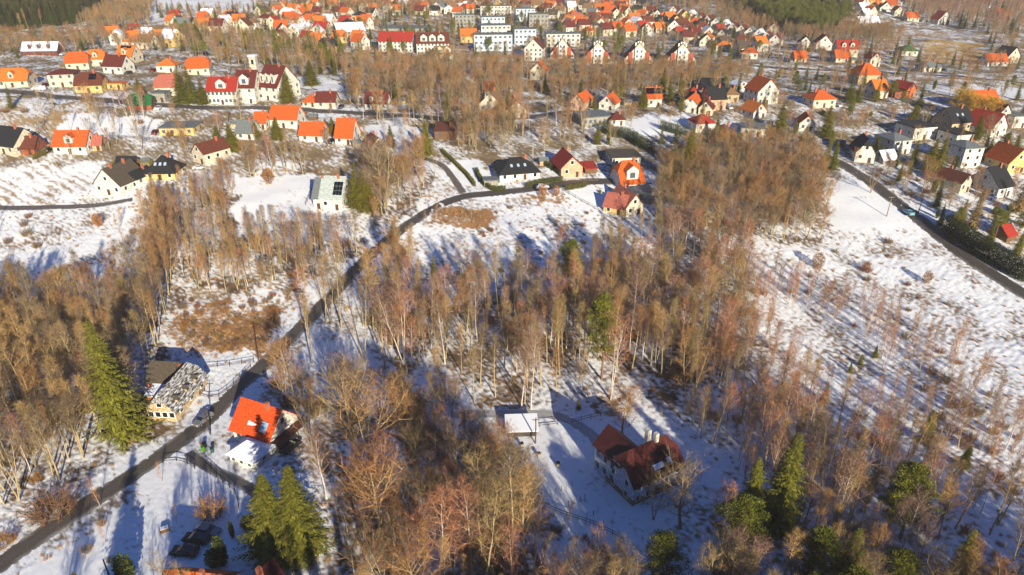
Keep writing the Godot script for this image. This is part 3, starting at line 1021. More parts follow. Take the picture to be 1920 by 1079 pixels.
# ---------------------------------------------------------------- the scene
func _ready() -> void:
	rng.seed = 11
	n_big.seed = 4; n_big.frequency = 0.012
	n_mid.seed = 5; n_mid.frequency = 0.055; n_mid.fractal_octaves = 3
	n_fine.seed = 6; n_fine.frequency = 0.62; n_fine.fractal_octaves = 3
	unit_box = BoxMesh.new()
	zone.resize(ZW * ZH)
	taken.resize(ZW * ZH)
	for j in ZH:
		var dd := ZD0 + j * ZC
		for i in ZW: zone[j * ZW + i] = 2 if dd < 75.0 else (0 if dd < 250.0 else 7)
	light_and_camera()
	cover_map()
	print("cover ", Time.get_ticks_msec())
	roads()
	near_houses()
	far_houses()
	make_yards()
	print("houses ", Time.get_ticks_msec())
	make_ground()
	print("ground ", Time.get_ticks_msec())
	make_kinds()
	print("kinds ", Time.get_ticks_msec())
	woods()
	plant_trees()
	print("trees ", Time.get_ticks_msec())
	small_things()
	print("done ", Time.get_ticks_msec())

func light_and_camera() -> void:
	var cam := Camera3D.new()
	cam.name = "camera"
	add_child(cam)
	cam.position = Vector3(0, CAM_H, 0)
	cam.rotation.x = -PITCH
	cam.fov = rad_to_deg(2.0 * atan(539.5 / F))
	cam.near = 0.5
	cam.far = 6000.0
	cam.current = true
	var sun := DirectionalLight3D.new()
	sun.name = "sun"
	add_child(sun)
	var el := deg_to_rad(SUN_EL)
	var az := deg_to_rad(SUN_AZ)
	var dir := Vector3(sin(az) * cos(el), -sin(el), -cos(az) * cos(el))
	sun.look_at_from_position(Vector3.ZERO, dir, Vector3.UP)
	sun.light_energy = 1.6
	sun.light_color = Color(1.0, 0.955, 0.85)
	sun.light_angular_distance = 0.5
	sun.shadow_enabled = true
	var we := WorldEnvironment.new()
	we.name = "environment"
	var e := Environment.new()
	var sk := Sky.new()
	var sm := ProceduralSkyMaterial.new()
	sm.sky_top_color = Color(0.10, 0.34, 0.64)
	sm.sky_horizon_color = Color(0.42, 0.64, 0.84)
	sm.sky_curve = 0.15
	sm.ground_bottom_color = Color(0.35, 0.33, 0.32)
	sm.ground_horizon_color = Color(0.62, 0.70, 0.80)
	sm.sun_angle_max = 20.0
	sk.sky_material = sm
	e.background_mode = Environment.BG_SKY
	e.sky = sk
	e.background_energy_multiplier = 0.52
	e.tonemap_mode = Environment.TONE_MAPPER_LINEAR
	e.tonemap_exposure = 1.86
	e.fog_enabled = true
	e.fog_density = 0.00014
	e.fog_light_color = Color(0.93, 0.91, 0.88)
	e.sdfgi_enabled = true
	e.ssao_enabled = true
	e.ssil_enabled = true
	we.environment = e
	add_child(we)

# woods given by the ground they stand on
const WOOD_LEFT := [[-60, 985], [110, 905], [250, 865], [268, 800], [262, 720], [300, 640], [325, 530], [300, 440], [255, 540], [100, 575], [-60, 600]]
const WOOD_ROAD := [[300, 440], [345, 548], [560, 548], [640, 500], [694, 462], [660, 456], [600, 462], [540, 458], [430, 445], [320, 425]]
const WOOD_UP := [[268, 388], [300, 430], [430, 432], [445, 352], [480, 335], [575, 325], [590, 302], [485, 314], [425, 345], [340, 386]]
const WOOD_CABIN := [[662, 332], [682, 400], [722, 430], [780, 385], [812, 335], [800, 302], [690, 297]]
const WOOD_MAIN := [[742, 500], [672, 612], [705, 650], [722, 692], [830, 700], [850, 765], [1000, 766], [1170, 752], [1300, 785], [1400, 705], [1398, 560], [1402, 470], [1300, 452], [1200, 470], [1125, 490], [1100, 545], [900, 562], [800, 572], [765, 505]]
const WOOD_HILL := [[1235, 440], [1300, 430], [1400, 442], [1460, 457], [1548, 440], [1552, 345], [1500, 292], [1295, 290], [1240, 335], [1225, 400]]
const WOOD_LOW := [[520, 722], [640, 757], [850, 792], [862, 850], [955, 905], [1010, 1000], [1010, 1110], [780, 1160], [620, 1120], [615, 905], [575, 850], [590, 800], [560, 745]]
const WOOD_SLOPE := [[1290, 800], [1400, 735], [1560, 800], [1700, 900], [1930, 1000], [1960, 1200], [1290, 1200], [1340, 1010], [1385, 930], [1330, 860]]
const BIRCH_SLOPE := [[1405, 520], [1402, 715], [1560, 800], [1700, 900], [1930, 1000], [1930, 700], [1780, 640], [1600, 570], [1480, 520]]

func cover_map() -> void:
	for w in [WOOD_LEFT, WOOD_ROAD, WOOD_UP, WOOD_CABIN, WOOD_MAIN, WOOD_HILL, WOOD_LOW]: zone_px(2, w)
	zone_px(0, WOOD_SLOPE)
	zone_px(9, [[1402, 480], [1560, 442], [1745, 432], [1930, 560], [1930, 1000], [1700, 900], [1560, 800], [1402, 720]])
	zone_px(1, [[1552, 345], [1600, 332], [1740, 430], [1560, 437], [1548, 400]])
	zone_px(9, [[785, 425], [880, 382], [1000, 372], [1115, 388], [1132, 440], [1100, 490], [900, 545], [790, 525]])
	zone_px(3, [[805, 408], [850, 388], [912, 398], [900, 428], [830, 422]])
	zone_px(3, [[925, 352], [1000, 358], [1070, 372], [1060, 380], [980, 368], [920, 364]])
	zone_px(4, [[-30, 308], [192, 304], [148, 372], [-30, 384]])
	zone_px(9, [[-40, 396], [250, 396], [275, 470], [250, 520], [-40, 540]])
	zone_px(0, [[330, 548], [562, 546], [500, 660], [400, 690], [330, 640]])
	zone_px(3, [[330, 585], [420, 570], [520, 590], [490, 655], [395, 668], [335, 650]])
	zone_px(1, [[60, 1085], [290, 880], [380, 852], [445, 960], [430, 1150], [-80, 1200]])
	zone_px(9, [[-40, 945], [260, 858], [385, 775], [300, 850], [-40, 1050]])
	zone_px(9, [[385, 690], [492, 655], [445, 722], [340, 792], [330, 770]])
	zone_px(1, [[535, 640], [690, 636], [712, 690], [560, 702], [520, 690]])
	zone_px(1, [[862, 778], [1100, 772], [1240, 790], [1365, 900], [1270, 985], [1180, 1025], [1010, 955], [945, 820]])
	zone_px(0, [[1270, 900], [1340, 880], [1340, 1000], [1230, 1030]])
	zone_px(1, [[440, 330], [575, 330], [580, 405], [445, 420]])
	zone_px(10, [[-20, 182], [215, 200], [150, 252], [-20, 246]])
	zone_px(1, [[800, 307], [850, 352], [935, 352], [895, 305]])
	zone_px(1, [[1060, 355], [1140, 352], [1132, 402], [1098, 386]])
	zone_px(1, [[690, 235], [790, 240], [780, 290], [695, 282]])
	zone_px(1, [[1120, 232], [1290, 212], [1320, 235], [1190, 262]])
	zone_px(1, [[650, 170], [560, 165], [520, 150], [600, 140]])
	zone_px(0, [[1560, 310], [1920, 300], [1920, 540], [1760, 440]])
	zone_px(6, [[1735, 74], [1842, 80], [1842, 122], [1735, 116]])
	zone_px(10, [[1680, 52], [1840, 62], [1840, 78], [1680, 70]])
	zone_px(10, [[1400, 118], [1930, 148], [1930, 168], [1400, 138]])
	zone_px(1, [[1700, 158], [1930, 166], [1930, 184], [1780, 180]])
	zone_px(1, [[285, -8], [480, -8], [480, 22], [340, 34], [278, 42]])
	zone_px(1, [[100, 215], [300, 220], [290, 262], [110, 258]])

func roads() -> void:
	var asphalt := Color(0.135, 0.112, 0.095)
	var salt := Color(0.46, 0.42, 0.39)
	road("road", [[-60, 1100], [0, 1058], [100, 988], [200, 922], [290, 862], [380, 795], [440, 735], [500, 678], [560, 618], [620, 556], [680, 492], [722, 455], [770, 418], [830, 382], [880, 367], [950, 360], [1020, 351], [1090, 342], [1160, 340]], 4.6, asphalt, salt, 0.10)
	road("road", [[1545, 292], [1585, 312], [1640, 347], [1690, 386], [1740, 425], [1840, 500], [1935, 560]], 6.0, asphalt * 0.9, salt, 0.10)
	road("road", [[-20, 389], [60, 390], [130, 388], [190, 384], [248, 374]], 3.0, asphalt * 1.7, salt, 0.10)
	road("road", [[-20, 170], [50, 174], [110, 182], [200, 188], [330, 199], [420, 202], [500, 203], [620, 209], [700, 214], [860, 226], [960, 222], [1100, 205]], 6.5, asphalt, salt, 0.10)
	road("driveway", [[352, 850], [376, 868], [405, 885], [440, 900], [478, 925], [500, 960]], 2.4, Color(0.15, 0.13, 0.12), Color(0.5, 0.5, 0.52), 0.09)
	road("track", [[845, 778], [900, 776], [950, 777], [1000, 776], [1040, 780], [1075, 793], [1108, 815], [1122, 832]], 3.2, Color(0.55, 0.55, 0.58), Color(0.75, 0.77, 0.82), 0.06)
	road("track", [[868, 362], [850, 335], [828, 310], [790, 295]], 3.0, Color(0.25, 0.20, 0.15), Color(0.6, 0.58, 0.57), 0.09)
	road("track", [[1400, 122], [1520, 130], [1650, 136], [1780, 142], [1930, 156]], 5.0, Color(0.20, 0.15, 0.11), Color(0.30, 0.22, 0.15), 0.10)
	road("road", [[1440, 92], [1400, 70], [1340, 52], [1280, 32], [1230, 18]], 6.0, asphalt * 1.3, salt, 0.10)

# ---------------------------------------------------------------- near houses
func near_houses() -> void:
	# orange house by the road
	var at := gp(474, 839)
	var t := house({"at": at, "w": 9.8, "d": 8.8, "h": 3.9, "rh": 4.5, "kind": "gx", "roof": "v", "wall": "w", "yaw": -24.0, "fine": true, "over": 0.6, "label": "white house with vivid orange-red roof beside the road and snow-roofed annex", "chimney": 1, "skylight": 0, "rows": 1, "cols": 3})
	var sl := atan2(4.5, 4.4)
	var roof: Node = t.get_node("roof")
	var sk := boxpart("roof_window", Vector3.ZERO, Vector3.ONE, mat(Color(0.55, 0.68, 0.78), 0.12), roof)
	sk.transform = Transform3D(Basis(Vector3.RIGHT, sl) * Basis.from_scale(Vector3(1.5, 0.14, 2.1)), Vector3(3.0, 3.9 + 4.6 * 0.28 + 0.14, 4.5 * 0.72))
	for k in 3:
		var sn := boxpart("snow_patch", Vector3.ZERO, Vector3.ONE, mat(Color(0.9, 0.91, 0.94), 0.9), roof)
		sn.transform = Transform3D(Basis(Vector3.RIGHT, sl) * Basis.from_scale(Vector3(0.5, 0.16, 0.9 - 0.2 * k)), Vector3(-0.9 + 0.75 * k, 3.9 + 4.6 * 0.27 + 0.14, 4.5 * 0.73))
	# its annex with a snowy hipped roof
	house({"name": "annex", "category": "building", "at": gp(455, 876), "w": 6.4, "d": 5.6, "h": 2.7, "rh": 1.9, "kind": "hx", "roof": "w", "wall": "w", "yaw": -25.0, "fine": true, "over": 0.5, "chimney": 0, "cols": 3, "nodoor": true, "ww": 0.8, "wh": 1.1, "label": "small white annex under a snow-covered hipped roof with dark red edges"})
	house({"name": "porch", "category": "porch", "at": gp(492, 838), "w": 3.0, "d": 2.6, "h": 3.4, "rh": 1.2, "kind": "gz", "roof": "r", "wall": "w", "yaw": -24.0, "chimney": 0, "cols": 1, "label": "small red-roofed porch between the orange-roofed house and its annex"})
	# carport along its gable
	var c := thing("carport", "dark maroon carport roof on posts along the gable of the orange-roofed house", "carport", gp(541, 826), deg_to_rad(-24.0 + 90.0))
	var cm := MB.new()
	cm.slab([Vector3(-4.6, 2.6, -1.6), Vector3(4.6, 2.6, -1.6), Vector3(4.6, 2.3, 1.8), Vector3(-4.6, 2.3, 1.8)], 0.15, Color.WHITE)
	part("roof", cm.commit(), mat(ROOF["d"], 0.6, "tile", 0.5), c)
	for x in [-4.3, -1.5, 1.5, 4.3]: boxpart("post", Vector3(x, 1.0, 1.5), Vector3(0.14, 2.8, 0.14), mat(Color(0.2, 0.13, 0.09)), c)
	# old farmhouse across the road, mossy roof with snow streaks
	var bat := gp(306, 789)
	var rm := StandardMaterial3D.new()
	rm.albedo_texture = noise_tex(0.02, Color(0.27, 0.235, 0.18), Color(0.82, 0.83, 0.86), 512, 21, 5, 0.44, 0.66)
	rm.uv1_triplanar = true
	rm.uv1_scale = Vector3(0.28, 0.28, 0.05)
	rm.roughness = 0.95
	var f := house({"name": "farmhouse", "category": "farmhouse", "at": bat, "w": 6.4, "d": 14.0, "h": 3.0, "rh": 4.0, "kind": "xz", "roof": "q", "wall": "t", "yaw": -5.0, "fine": true, "over": 0.5, "chimney": 0, "cols": 4, "roof_mat": rm, "nodoor": true, "label": "old cream farmhouse with mossy roof streaked by snow beside the road"})
	for k in 3:
		var z := -3.8 + k * 4.0
		var dm := MB.new()
		dm.box(Vector3(1.4, 3.2, z - 0.6), Vector3(2.9, 4.5, z + 0.6), Color.WHITE)
		var dd := part("dormer", dm.commit(), mat(WALL["t"], 0.9, "plaster", 0.3), f)
		var dr := MB.new()
		for s in [-1, 1]: dr.slab([Vector3(3.15, 5.0, z), Vector3(3.15, 4.4, z + s * 0.85), Vector3(0.8, 4.4, z + s * 0.85), Vector3(0.8, 5.0, z)], 0.12, Color.WHITE)
		part("dormer_roof", dr.commit(), mat(ROOF["q"], 0.9, "tile", 0.5), dd)
		boxpart("pane", Vector3(2.92, 3.95, z), Vector3(0.1, 0.7, 0.7), glass(), dd)
	house({"name": "barn_wing", "category": "barn", "at": gp(303, 736), "w": 6.0, "d": 7.0, "h": 3.2, "rh": 3.2, "kind": "gx", "roof": "q", "wall": "o", "yaw": -5.0, "chimney": 0, "cols": 2, "nodoor": true, "over": 0.4, "label": "brick barn wing with grey-brown roof behind the old farmhouse"})
	house({"name": "lean_to", "category": "shed", "at": gp(291, 756), "w": 3.2, "d": 4.0, "h": 2.2, "rh": 0.8, "kind": "sx", "roof": "w", "wall": "o", "yaw": -5.0, "chimney": 0, "cols": 1, "label": "snow-roofed lean-to shed against the old farmhouse"})
	# villa among the trees
	var v := house({"name": "villa", "category": "house", "at": gp(1231, 927), "w": 12.0, "d": 8.0, "h": 5.2, "rh": 4.6, "kind": "xx", "roof": "d", "wall": "l", "yaw": 31.0, "fine": true, "over": 0.5, "chimney": 0, "cols": 5, "rows": 2, "ww": 0.95, "wh": 1.4, "label": "large white villa with dark red roof among bare trees and snowy garden"})
	var wm := roof_and_walls("gz", 6.4, 7.4, 6.6, 3.2, 0.4)
	var wing := part("wing", wm[0], mat(WALL["l"], 0.85, "plaster", 0.25), v)
	wing.position = Vector3(-2.82, 0, -4.2)
	part("wing_roof", wm[1], mat(ROOF["d"], 0.7, "tile", 0.55), wing)
	for r in 2:
		for i in 3: window(wing, Vector3(-3.22, 1.9 + 2.9 * r, -2.6 + 2.2 * i), -PI * 0.5, 0.9, 1.3, false)
	var vroof: Node = v.get_node("roof")
	boxpart("chimney", Vector3(0.6, 10.9, -0.6), Vector3(0.9, 2.6, 0.9), mat(Color(0.85, 0.83, 0.8), 0.9, "plaster", 0.6), vroof)
	boxpart("chimney", Vector3(1.9, 10.4, 0.3), Vector3(0.8, 2.0, 0.8), mat(Color(0.85, 0.83, 0.8), 0.9, "plaster", 0.6), vroof)
	boxpart("plinth", Vector3(0, 0.2, 0), Vector3(12.16, 2.2, 8.16), mat(Color(0.58, 0.50, 0.38), 0.95, "plaster", 0.5), v)
	var sv := atan2(4.6, 4.0)
	for k in [[0.5, 2.4, 0.20], [3.2, 1.0, 0.24]]:
		var sn := boxpart("snow_patch", Vector3.ZERO, Vector3.ONE, mat(Color(0.9, 0.91, 0.94), 0.9), vroof)
		sn.transform = Transform3D(Basis(Vector3.RIGHT, sv) * Basis.from_scale(Vector3(k[1], 0.1, 1.0)), Vector3(k[0], 5.2 + 4.6 * k[2] + 0.08, 4.0 * (1.0 - k[2])))
	for k in [-1.9, -0.6]:
		boxpart("roof_window", Vector3(-6.08, 7.0, k), Vector3(0.14, 1.0, 0.9), mat(Color(0.7, 0.72, 0.75), 0.3), v)
	house({"name": "shed", "category": "shed", "at": gp(979, 819), "w": 6.2, "d": 4.2, "h": 1.8, "rh": 0.7, "kind": "sx", "roof": "w", "wall": "k", "yaw": 3.0, "chimney": 0, "rows": 0, "label": "dark boarded shed with snow-covered sloping roof beside the villa track"})
	# house whose roof tops show at the foot of the garden
	house({"at": Vector3(-50, 0, -70.0), "w": 8.6, "d": 8.4, "h": 3.4, "rh": 4.4, "kind": "gx", "roof": "o", "wall": "w", "yaw": -6.0, "label": "house showing only its orange ridge below the parked cars"})
	house({"at": Vector3(-42.4, 0, -67.0), "w": 6.4, "d": 10.0, "h": 3.8, "rh": 5.0, "kind": "gz", "roof": "d", "wall": "w", "yaw": -28.0, "label": "dark red steep-roofed wing with an orange gable tip below the parked cars"})

# ---------------------------------------------------------------- the other houses
func far_houses() -> void:
	var rows := [
		[24, 164, 54, 10, 3.4, "xx", "O", "c", 8, "cream house with orange half-hipped roof beside the parked white van", {"dormer": 1}],
		[118, 163, 44, 11, 6.0, "hx", "m", "c", 14, "two-storey cream house with low maroon roof beside a snowy lawn", {"rh": 1.6, "chimney": 0}],
		[146, 131, 38, 10, 4.0, "xx", "o", "c", 18, "cream house with orange half-hipped roof behind the low maroon roof"],
		[181, 124, 30, 9, 4.0, "xx", "O", "c", 12, "small cream house with bright orange roof next to the maroon-roofed white gable", {"dormer": 1}],
		[212, 138, 40, 10, 4.0, "gx", "m", "w", -10, "white gabled house with plain dark maroon roof and flagpole"],
		[234, 119, 30, 11, 4.0, "gx", "O", "c", -6, "cream house with orange roof carrying a row of solar panels", {"solar": [6, 1, 0.0, 0.78], "dormer": 1}],
		[167, 174, 46, 10, 3.8, "xx", "b", "y", 10, "yellow house with brown half-hipped roof and dark solar patch", {"solar": [3, 2, 2.0, 0.6]}],
		[216, 168, 28, 6, 2.6, "f", "O", "y", 0, "low yellow garage with orange roof edge behind the yellow house", {"name": "garage", "category": "garage"}],
		[312, 136, 34, 9, 3.8, "hx", "O", "w", 6, "white house with orange hipped roof half hidden by bare trees"],
		[372, 141, 40, 10, 4.0, "xx", "o", "c", 14, "cream house with orange half-hipped roof beside tall bare birches"],
		[315, 179, 44, 10, 4.2, "xx", "p", "c", 8, "cream house with snow-dusted pink-red roof beside tall spruces"],
		[298, 192, 25, 6, 4.0, "f", "g", "g", 0, "small grey stone outbuilding with flat roof by the road", {"name": "outbuilding", "category": "building"}],
		[262, 207, 42, 8, 2.8, "xx", "n", "B", 12, "small red-brown house with bright green roof"],
		[418, 196, 54, 11, 6.4, "gx", "r", "w", 0, "long white building with red-maroon roof and wide dormer beside the spruces", {"dormer": 1, "dw": 4.5, "rows": 2, "cols": 7}],
		[462, 194, 36, 14, 7.5, "gx", "m", "w", 0, "white link building with maroon roof and gabled attic", {"dormer": 1, "dw": 4.0, "rows": 2}],
		[503, 188, 46, 17, 6.5, "gx", "m", "w", -22, "large white church hall with steep maroon roof and stepped skylights", {"rh": 8.5, "dormer": 3, "dw": 1.8, "name": "church_hall", "category": "church"}],
		[332, 254, 62, 11, 3.0, "f", "g", "y", 4, "long yellow bungalow with flat grey roof"],
		[460, 262, 32, 9, 3.0, "gx", "g", "w", 0, "white house with grey snow-dusted roof between two conifers and orange roofs"],
		[488, 243, 22, 8, 3.0, "gx", "o", "w", 0, "small white house with plain orange roof behind bushy conifers"],
		[75, 104, 62, 9, 3.2, "gx", "w", "m", 6, "low maroon house with snow-covered roof and three white dormers", {"dormer": 3, "dw": 1.8}],
		[8, 289, 56, 12, 3.6, "gx", "k", "c", -20, "cream house with slate-grey roof at the field edge"],
		[48, 291, 36, 8, 2.8, "gx", "b", "B", 0, "small brick-red house with brown roof beside the slate-grey roof"],
		[132, 289, 60, 10, 3.4, "gx", "o", "w", 2, "white house with orange roof and white gabled dormer behind the ploughed field", {"dormer": 1, "dw": 3.0, "fine": true}],
		[178, 283, 24, 6, 2.6, "gx", "p", "t", 10, "small garage with snow-dusted red roof beside the white dormer house", {"name": "garage", "category": "garage"}],
		[236, 319, 34, 5, 2.4, "gx", "k", "o", 0, "open timber pavilion with dark roof against the clipped hedge", {"name": "pavilion", "category": "pavilion", "rows": 0, "chimney": 0}],
		[301, 338, 54, 11, 3.0, "hx", "k", "y", 4, "pale yellow bungalow with dark hipped roof and three roof windows", {"rh": 5.0, "skylight": 3, "fine": true}],
		[374, 307, 34, 12, 4.6, "gz", "b", "c", -32, "cream house with steep red-brown roof and bright gable", {"fine": true}],
		[205, 366, 58, 13, 4.2, "gz", "q", "w", -14, "white house with wide brown timber gable and grey-brown roof by the field", {"rh": 5.5, "chimney": 2, "fine": true}],
		[247, 349, 24, 9, 3.0, "gz", "k", "w", -14, "small dark-roofed annex beside the brown timber gable", {"name": "annex", "category": "building"}],
		[532, 240, 52, 10, 4.0, "gx", "o", "w", -6, "long white house with vivid orange roof and bright gable behind round conifers"],
		[583, 266, 44, 9, 3.0, "gx", "o", "w", -4, "white house with vivid orange roof half hidden by a round conifer"],
		[645, 271, 34, 10, 3.2, "gx", "o", "w", -8, "compact white house with steep plain orange roof", {"rh": 6.5}],
		[712, 288, 30, 9, 3.6, "gz", "b", "c", 30, "small cream house with orange-brown roof and gable facing the wood"],
		[580, 201, 25, 8, 2.6, "hx", "o", "c", 0, "small cream bungalow with orange hipped roof by the main road"],
		[611, 203, 36, 8, 3.2, "gx", "m", "c", 0, "cream bungalow with maroon roof by the main road"],
		[705, 206, 42, 9, 3.2, "gx", "m", "w", -4, "white house with maroon roof and two small white dormers", {"dormer": 2, "dw": 1.5}],
		[835, 263, 40, 10, 4.0, "sx", "b", "b", 0, "brown boarded house with low brown roof among trees", {"skylight": 0}],
		[920, 188, 24, 8, 5.0, "gx", "o", "c", 0, "cream house with orange roof seen behind dark conifers"],
		[920, 213, 44, 10, 4.4, "gz", "t", "c", -10, "cream gabled house with straw-coloured roof among bare trees"],
		[968, 222, 38, 10, 4.0, "gz", "b", "c", 10, "cream house with brown roof partly hidden by bare trees"],
		[1082, 208, 28, 10, 4.6, "gz", "o", "p", -30, "pinkish gabled house with orange-red roof beside a tan larch"],
		[1137, 207, 30, 9, 3.4, "gz", "o", "w", -25, "low white house with small orange gables behind the grey flat roof"],
		[1120, 236, 58, 12, 3.8, "f", "g", "g", 18, "grey hall with flat grey roof beside the snowy lawn", {"name": "hall", "category": "building", "cols": 6}],
		[1158, 236, 28, 7, 3.0, "hx", "m", "w", 8, "white glazed porch house with maroon hipped roof joined to the grey hall"],
		[1227, 201, 27, 9, 4.4, "gx", "o", "w", 8, "white house with orange roof and broad solar array between spruces", {"solar": [7, 2, 0.0, 0.6]}],
		[1292, 211, 26, 11, 4.6, "xz", "o", "w", -26, "white house with barrel-like orange-brown roof and arched gable"],
		[1322, 216, 26, 8, 3.4, "gz", "m", "c", -22, "small cream house with red-brown roof beside the brick house"],
		[1344, 207, 34, 10, 5.5, "gx", "k", "p", 8, "tall brick-pink house with dark slate roof"],
		[1303, 190, 26, 9, 3.4, "hx", "r", "g", 4, "grey house with red hipped roof and dark walls"],
		[1336, 172, 40, 8, 2.6, "gx", "k", "B", -6, "long low barn with dark roof and orange-red wall", {"name": "barn", "category": "barn"}],
		[1373, 192, 24, 8, 4.0, "hx", "t", "t", 4, "beige house with tan hipped roof beside the dark slate roof"],
		[1393, 171, 34, 9, 3.0, "gz", "w", "w", 6, "low white pavilion with shallow snowy gable", {"rh": 1.6, "chimney": 0}],
		[1438, 196, 44, 12, 6.5, "gz", "o", "w", 14, "large white house with steep orange roof and several gables", {"dormer": 0}],
		[1424, 222, 30, 9, 3.4, "gz", "O", "w", 22, "white house with bright orange roof beside a dark gable"],
		[1322, 250, 38, 9, 4.6, "hx", "r", "w", 10, "white house with red hipped roof above the dark hedge"],
		[1410, 256, 42, 10, 3.4, "f", "g", "c", -16, "cream house with flat snow-grey roof above the bare wood"],
		[1362, 258, 34, 8, 2.4, "hx", "m", "B", 6, "low house with dark maroon roof half hidden by the bare wood"],
		# houses along the lane
		[975, 338, 78, 12, 2.9, "hx", "k", "w", 14, "wide white bungalow with dark grey hipped roof and hedge beside the lane", {"rh": 4.2, "fine": true, "skylight": 3}],
		[921, 350, 26, 4, 2.2, "f", "g", "g", 8, "small grey garden shed with flat roof inside the hedge", {"name": "shed", "category": "shed", "rows": 0}],
		[1072, 333, 42, 11, 4.4, "gz", "r", "p", 14, "peach house with red roof and gable beside the lane", {"fine": true, "over": 0.9}],
		[1108, 326, 22, 6, 2.2, "sx", "r", "b", 10, "open timber carport with red roof beside the peach house", {"name": "carport", "category": "carport", "rows": 0, "chimney": 0}],
		[1174, 313, 54, 11, 3.6, "f", "q", "w", 6, "white house with flat grey-brown roof behind the tall orange roof", {"fine": true}],
		[1186, 357, 46, 11, 3.0, "xx", "o", "w", 16, "white house with tall steep orange roof and white dormers", {"rh": 6.8, "fine": true, "dormer": 1, "dw": 4.6}],
		[1202, 372, 52, 5, 2.2, "sx", "g", "g", 16, "long grey metal carport roof in front of the tall orange roof", {"name": "carport", "category": "carport", "rows": 0, "chimney": 0}],
		[1150, 402, 40, 8, 2.8, "gx", "p", "y", -28, "yellow bungalow wing with dusty pink-red roof and brick chimney", {"fine": true, "rh": 3.6}],
		[1189, 404, 36, 12, 3.6, "gz", "p", "c", 20, "cream bungalow with dusty pink-red roof and bright gable at the wood edge", {"fine": true, "rh": 4.0}],
		# cabin in the clearing
		[622, 394, 42, 12, 4.4, "gx", "s", "w", -5, "white house with pale green-grey roof and solar panels in the wood clearing", {"fine": true, "rh": 6.0, "solar": [3, 3, 2.2, 0.42]}],
		# right side
		[1620, 305, 34, 12, 4.2, "xz", "k", "w", -14, "white house with dark roof and orange hipped gable tip beside the road", {"fine": true, "rh": 5.0}],
		[1688, 290, 40, 11, 6.0, "hx", "g", "w", 14, "white cube house with grey hipped roof and glazed porch", {"rh": 1.8, "fine": true}],
		[1732, 262, 50, 11, 5.2, "f", "k", "w", 14, "long white modern house with dark flat roof", {"fine": true}],
		[1805, 277, 38, 10, 5.4, "f", "k", "w", 14, "white modern house with dark flat roof behind the lower grey roof", {"fine": true}],
		[1818, 316, 40, 11, 8.2, "hx", "g", "w", 10, "three-storey white house with grey roof and snowy lawn", {"rh": 1.6, "fine": true, "rows": 3, "cols": 2, "nodoor": true}],
		[1800, 250, 46, 11, 5.0, "gx", "k", "t", 14, "beige house with dark brown roof and skylights", {"fine": true, "skylight": 2}],
		[1870, 255, 48, 12, 4.0, "gz", "r", "w", 26, "white house with deep red roof and triangular gable", {"fine": true, "rh": 5.5}],
		[1878, 236, 40, 11, 5.0, "gz", "m", "w", 22, "white house with maroon roof behind the deep red roof"],
		[1910, 240, 30, 9, 5.0, "f", "g", "w", 10, "pale flat-roofed house at the end of the maroon roofs"],
		[1852, 215, 52, 12, 4.5, "gx", "o", "c", 14, "large cream house with orange roof behind yellow willows"],
		[1808, 362, 30, 10, 4.4, "gz", "b", "c", 26, "cream house with dark brown roof and shadowed gable above the road"],
		[1882, 370, 40, 12, 4.2, "gx", "k", "w", 22, "white house with large dark roof beside the tan larches", {"fine": true}],
		[1905, 325, 44, 11, 4.6, "gz", "o", "y", 12, "yellow house with orange gable roof and small windows", {"fine": true, "rh": 5.0}],
		[1895, 452, 26, 6, 2.2, "gx", "r", "b", 26, "small shed with red sheeting in the snowy garden", {"name": "shed", "category": "shed", "rows": 0, "chimney": 0}],
		[1668, 308, 30, 6, 2.2, "gx", "w", "g", 16, "small snow-roofed garden house below the white cube house", {"name": "garden_house", "category": "shed", "chimney": 0}],
		[1512, 246, 28, 9, 3.6, "gz", "o", "w", -12, "white house with orange roof and low red annex among conifers"],
		[1545, 202, 46, 10, 4.2, "hx", "o", "c", 10, "cream house with spreading orange-tan roof and pink chimney", {"chimney": 2}],
		[1630, 158, 46, 12, 5.4, "hx", "o", "t", 6, "large beige house with orange-red hipped roof by the railway", {"rh": 5.0, "chimney": 2}],
		[1652, 185, 28, 9, 4.4, "gx", "O", "c", 14, "cream house with bright orange roof near the unfinished brick walls"],
		[1706, 183, 22, 9, 4.6, "gz", "r", "o", 24, "orange-brick house with curved bright red roof"],
		[1688, 184, 26, 8, 3.0, "f", "b", "B", 12, "unfinished low brick walls beside the bright red roof"],
		[1508, 95, 24, 10, 5.4, "gz", "k", "w", -18, "white gabled house with dark roof below the conifer forest"],
		[1544, 95, 28, 10, 5.4, "gz", "r", "w", -8, "white gabled house with red roof and balconies below the conifer forest"],
		[1588, 106, 38, 10, 5.2, "gx", "r", "c", -6, "cream house with bright red roof and two gabled dormers", {"dormer": 2, "dw": 2.6}],
		[1580, 117, 26, 9, 3.0, "gx", "o", "c", 0, "small house with plain orange roof in front of the red-roofed cream house"],
		[1501, 117, 22, 8, 3.0, "gx", "o", "t", 0, "small house with orange roof below the dark-roofed white gable"],
		[1630, 50, 40, 10, 3.5, "gx", "w", "g", 6, "pale barn with snowy roof at the forest edge", {"name": "barn", "category": "barn", "chimney": 0}],
		[1640, 125, 20, 8, 5.0, "gz", "r", "c", 6, "tall narrow cream house with pink-red roof"],
		[1705, 105, 30, 10, 3.6, "hx", "n", "w", 0, "white pavilion with green roof in the garden plot", {"chimney": 0}],
		[1748, 135, 34, 9, 3.0, "hx", "g", "c", 4, "cream bungalow with grey roof below the yellow dug ground"],
		[1870, 124, 40, 9, 3.0, "gx", "o", "w", 4, "low white house with long plain orange roof"],
		[1898, 119, 32, 10, 5.0, "gz", "k", "c", 20, "cream house with dark and orange roof beside the long orange roof"],
		[1712, 40, 22, 9, 3.4, "gx", "o", "c", 0, "small house with orange roof beside tall pale birches on the hill"],
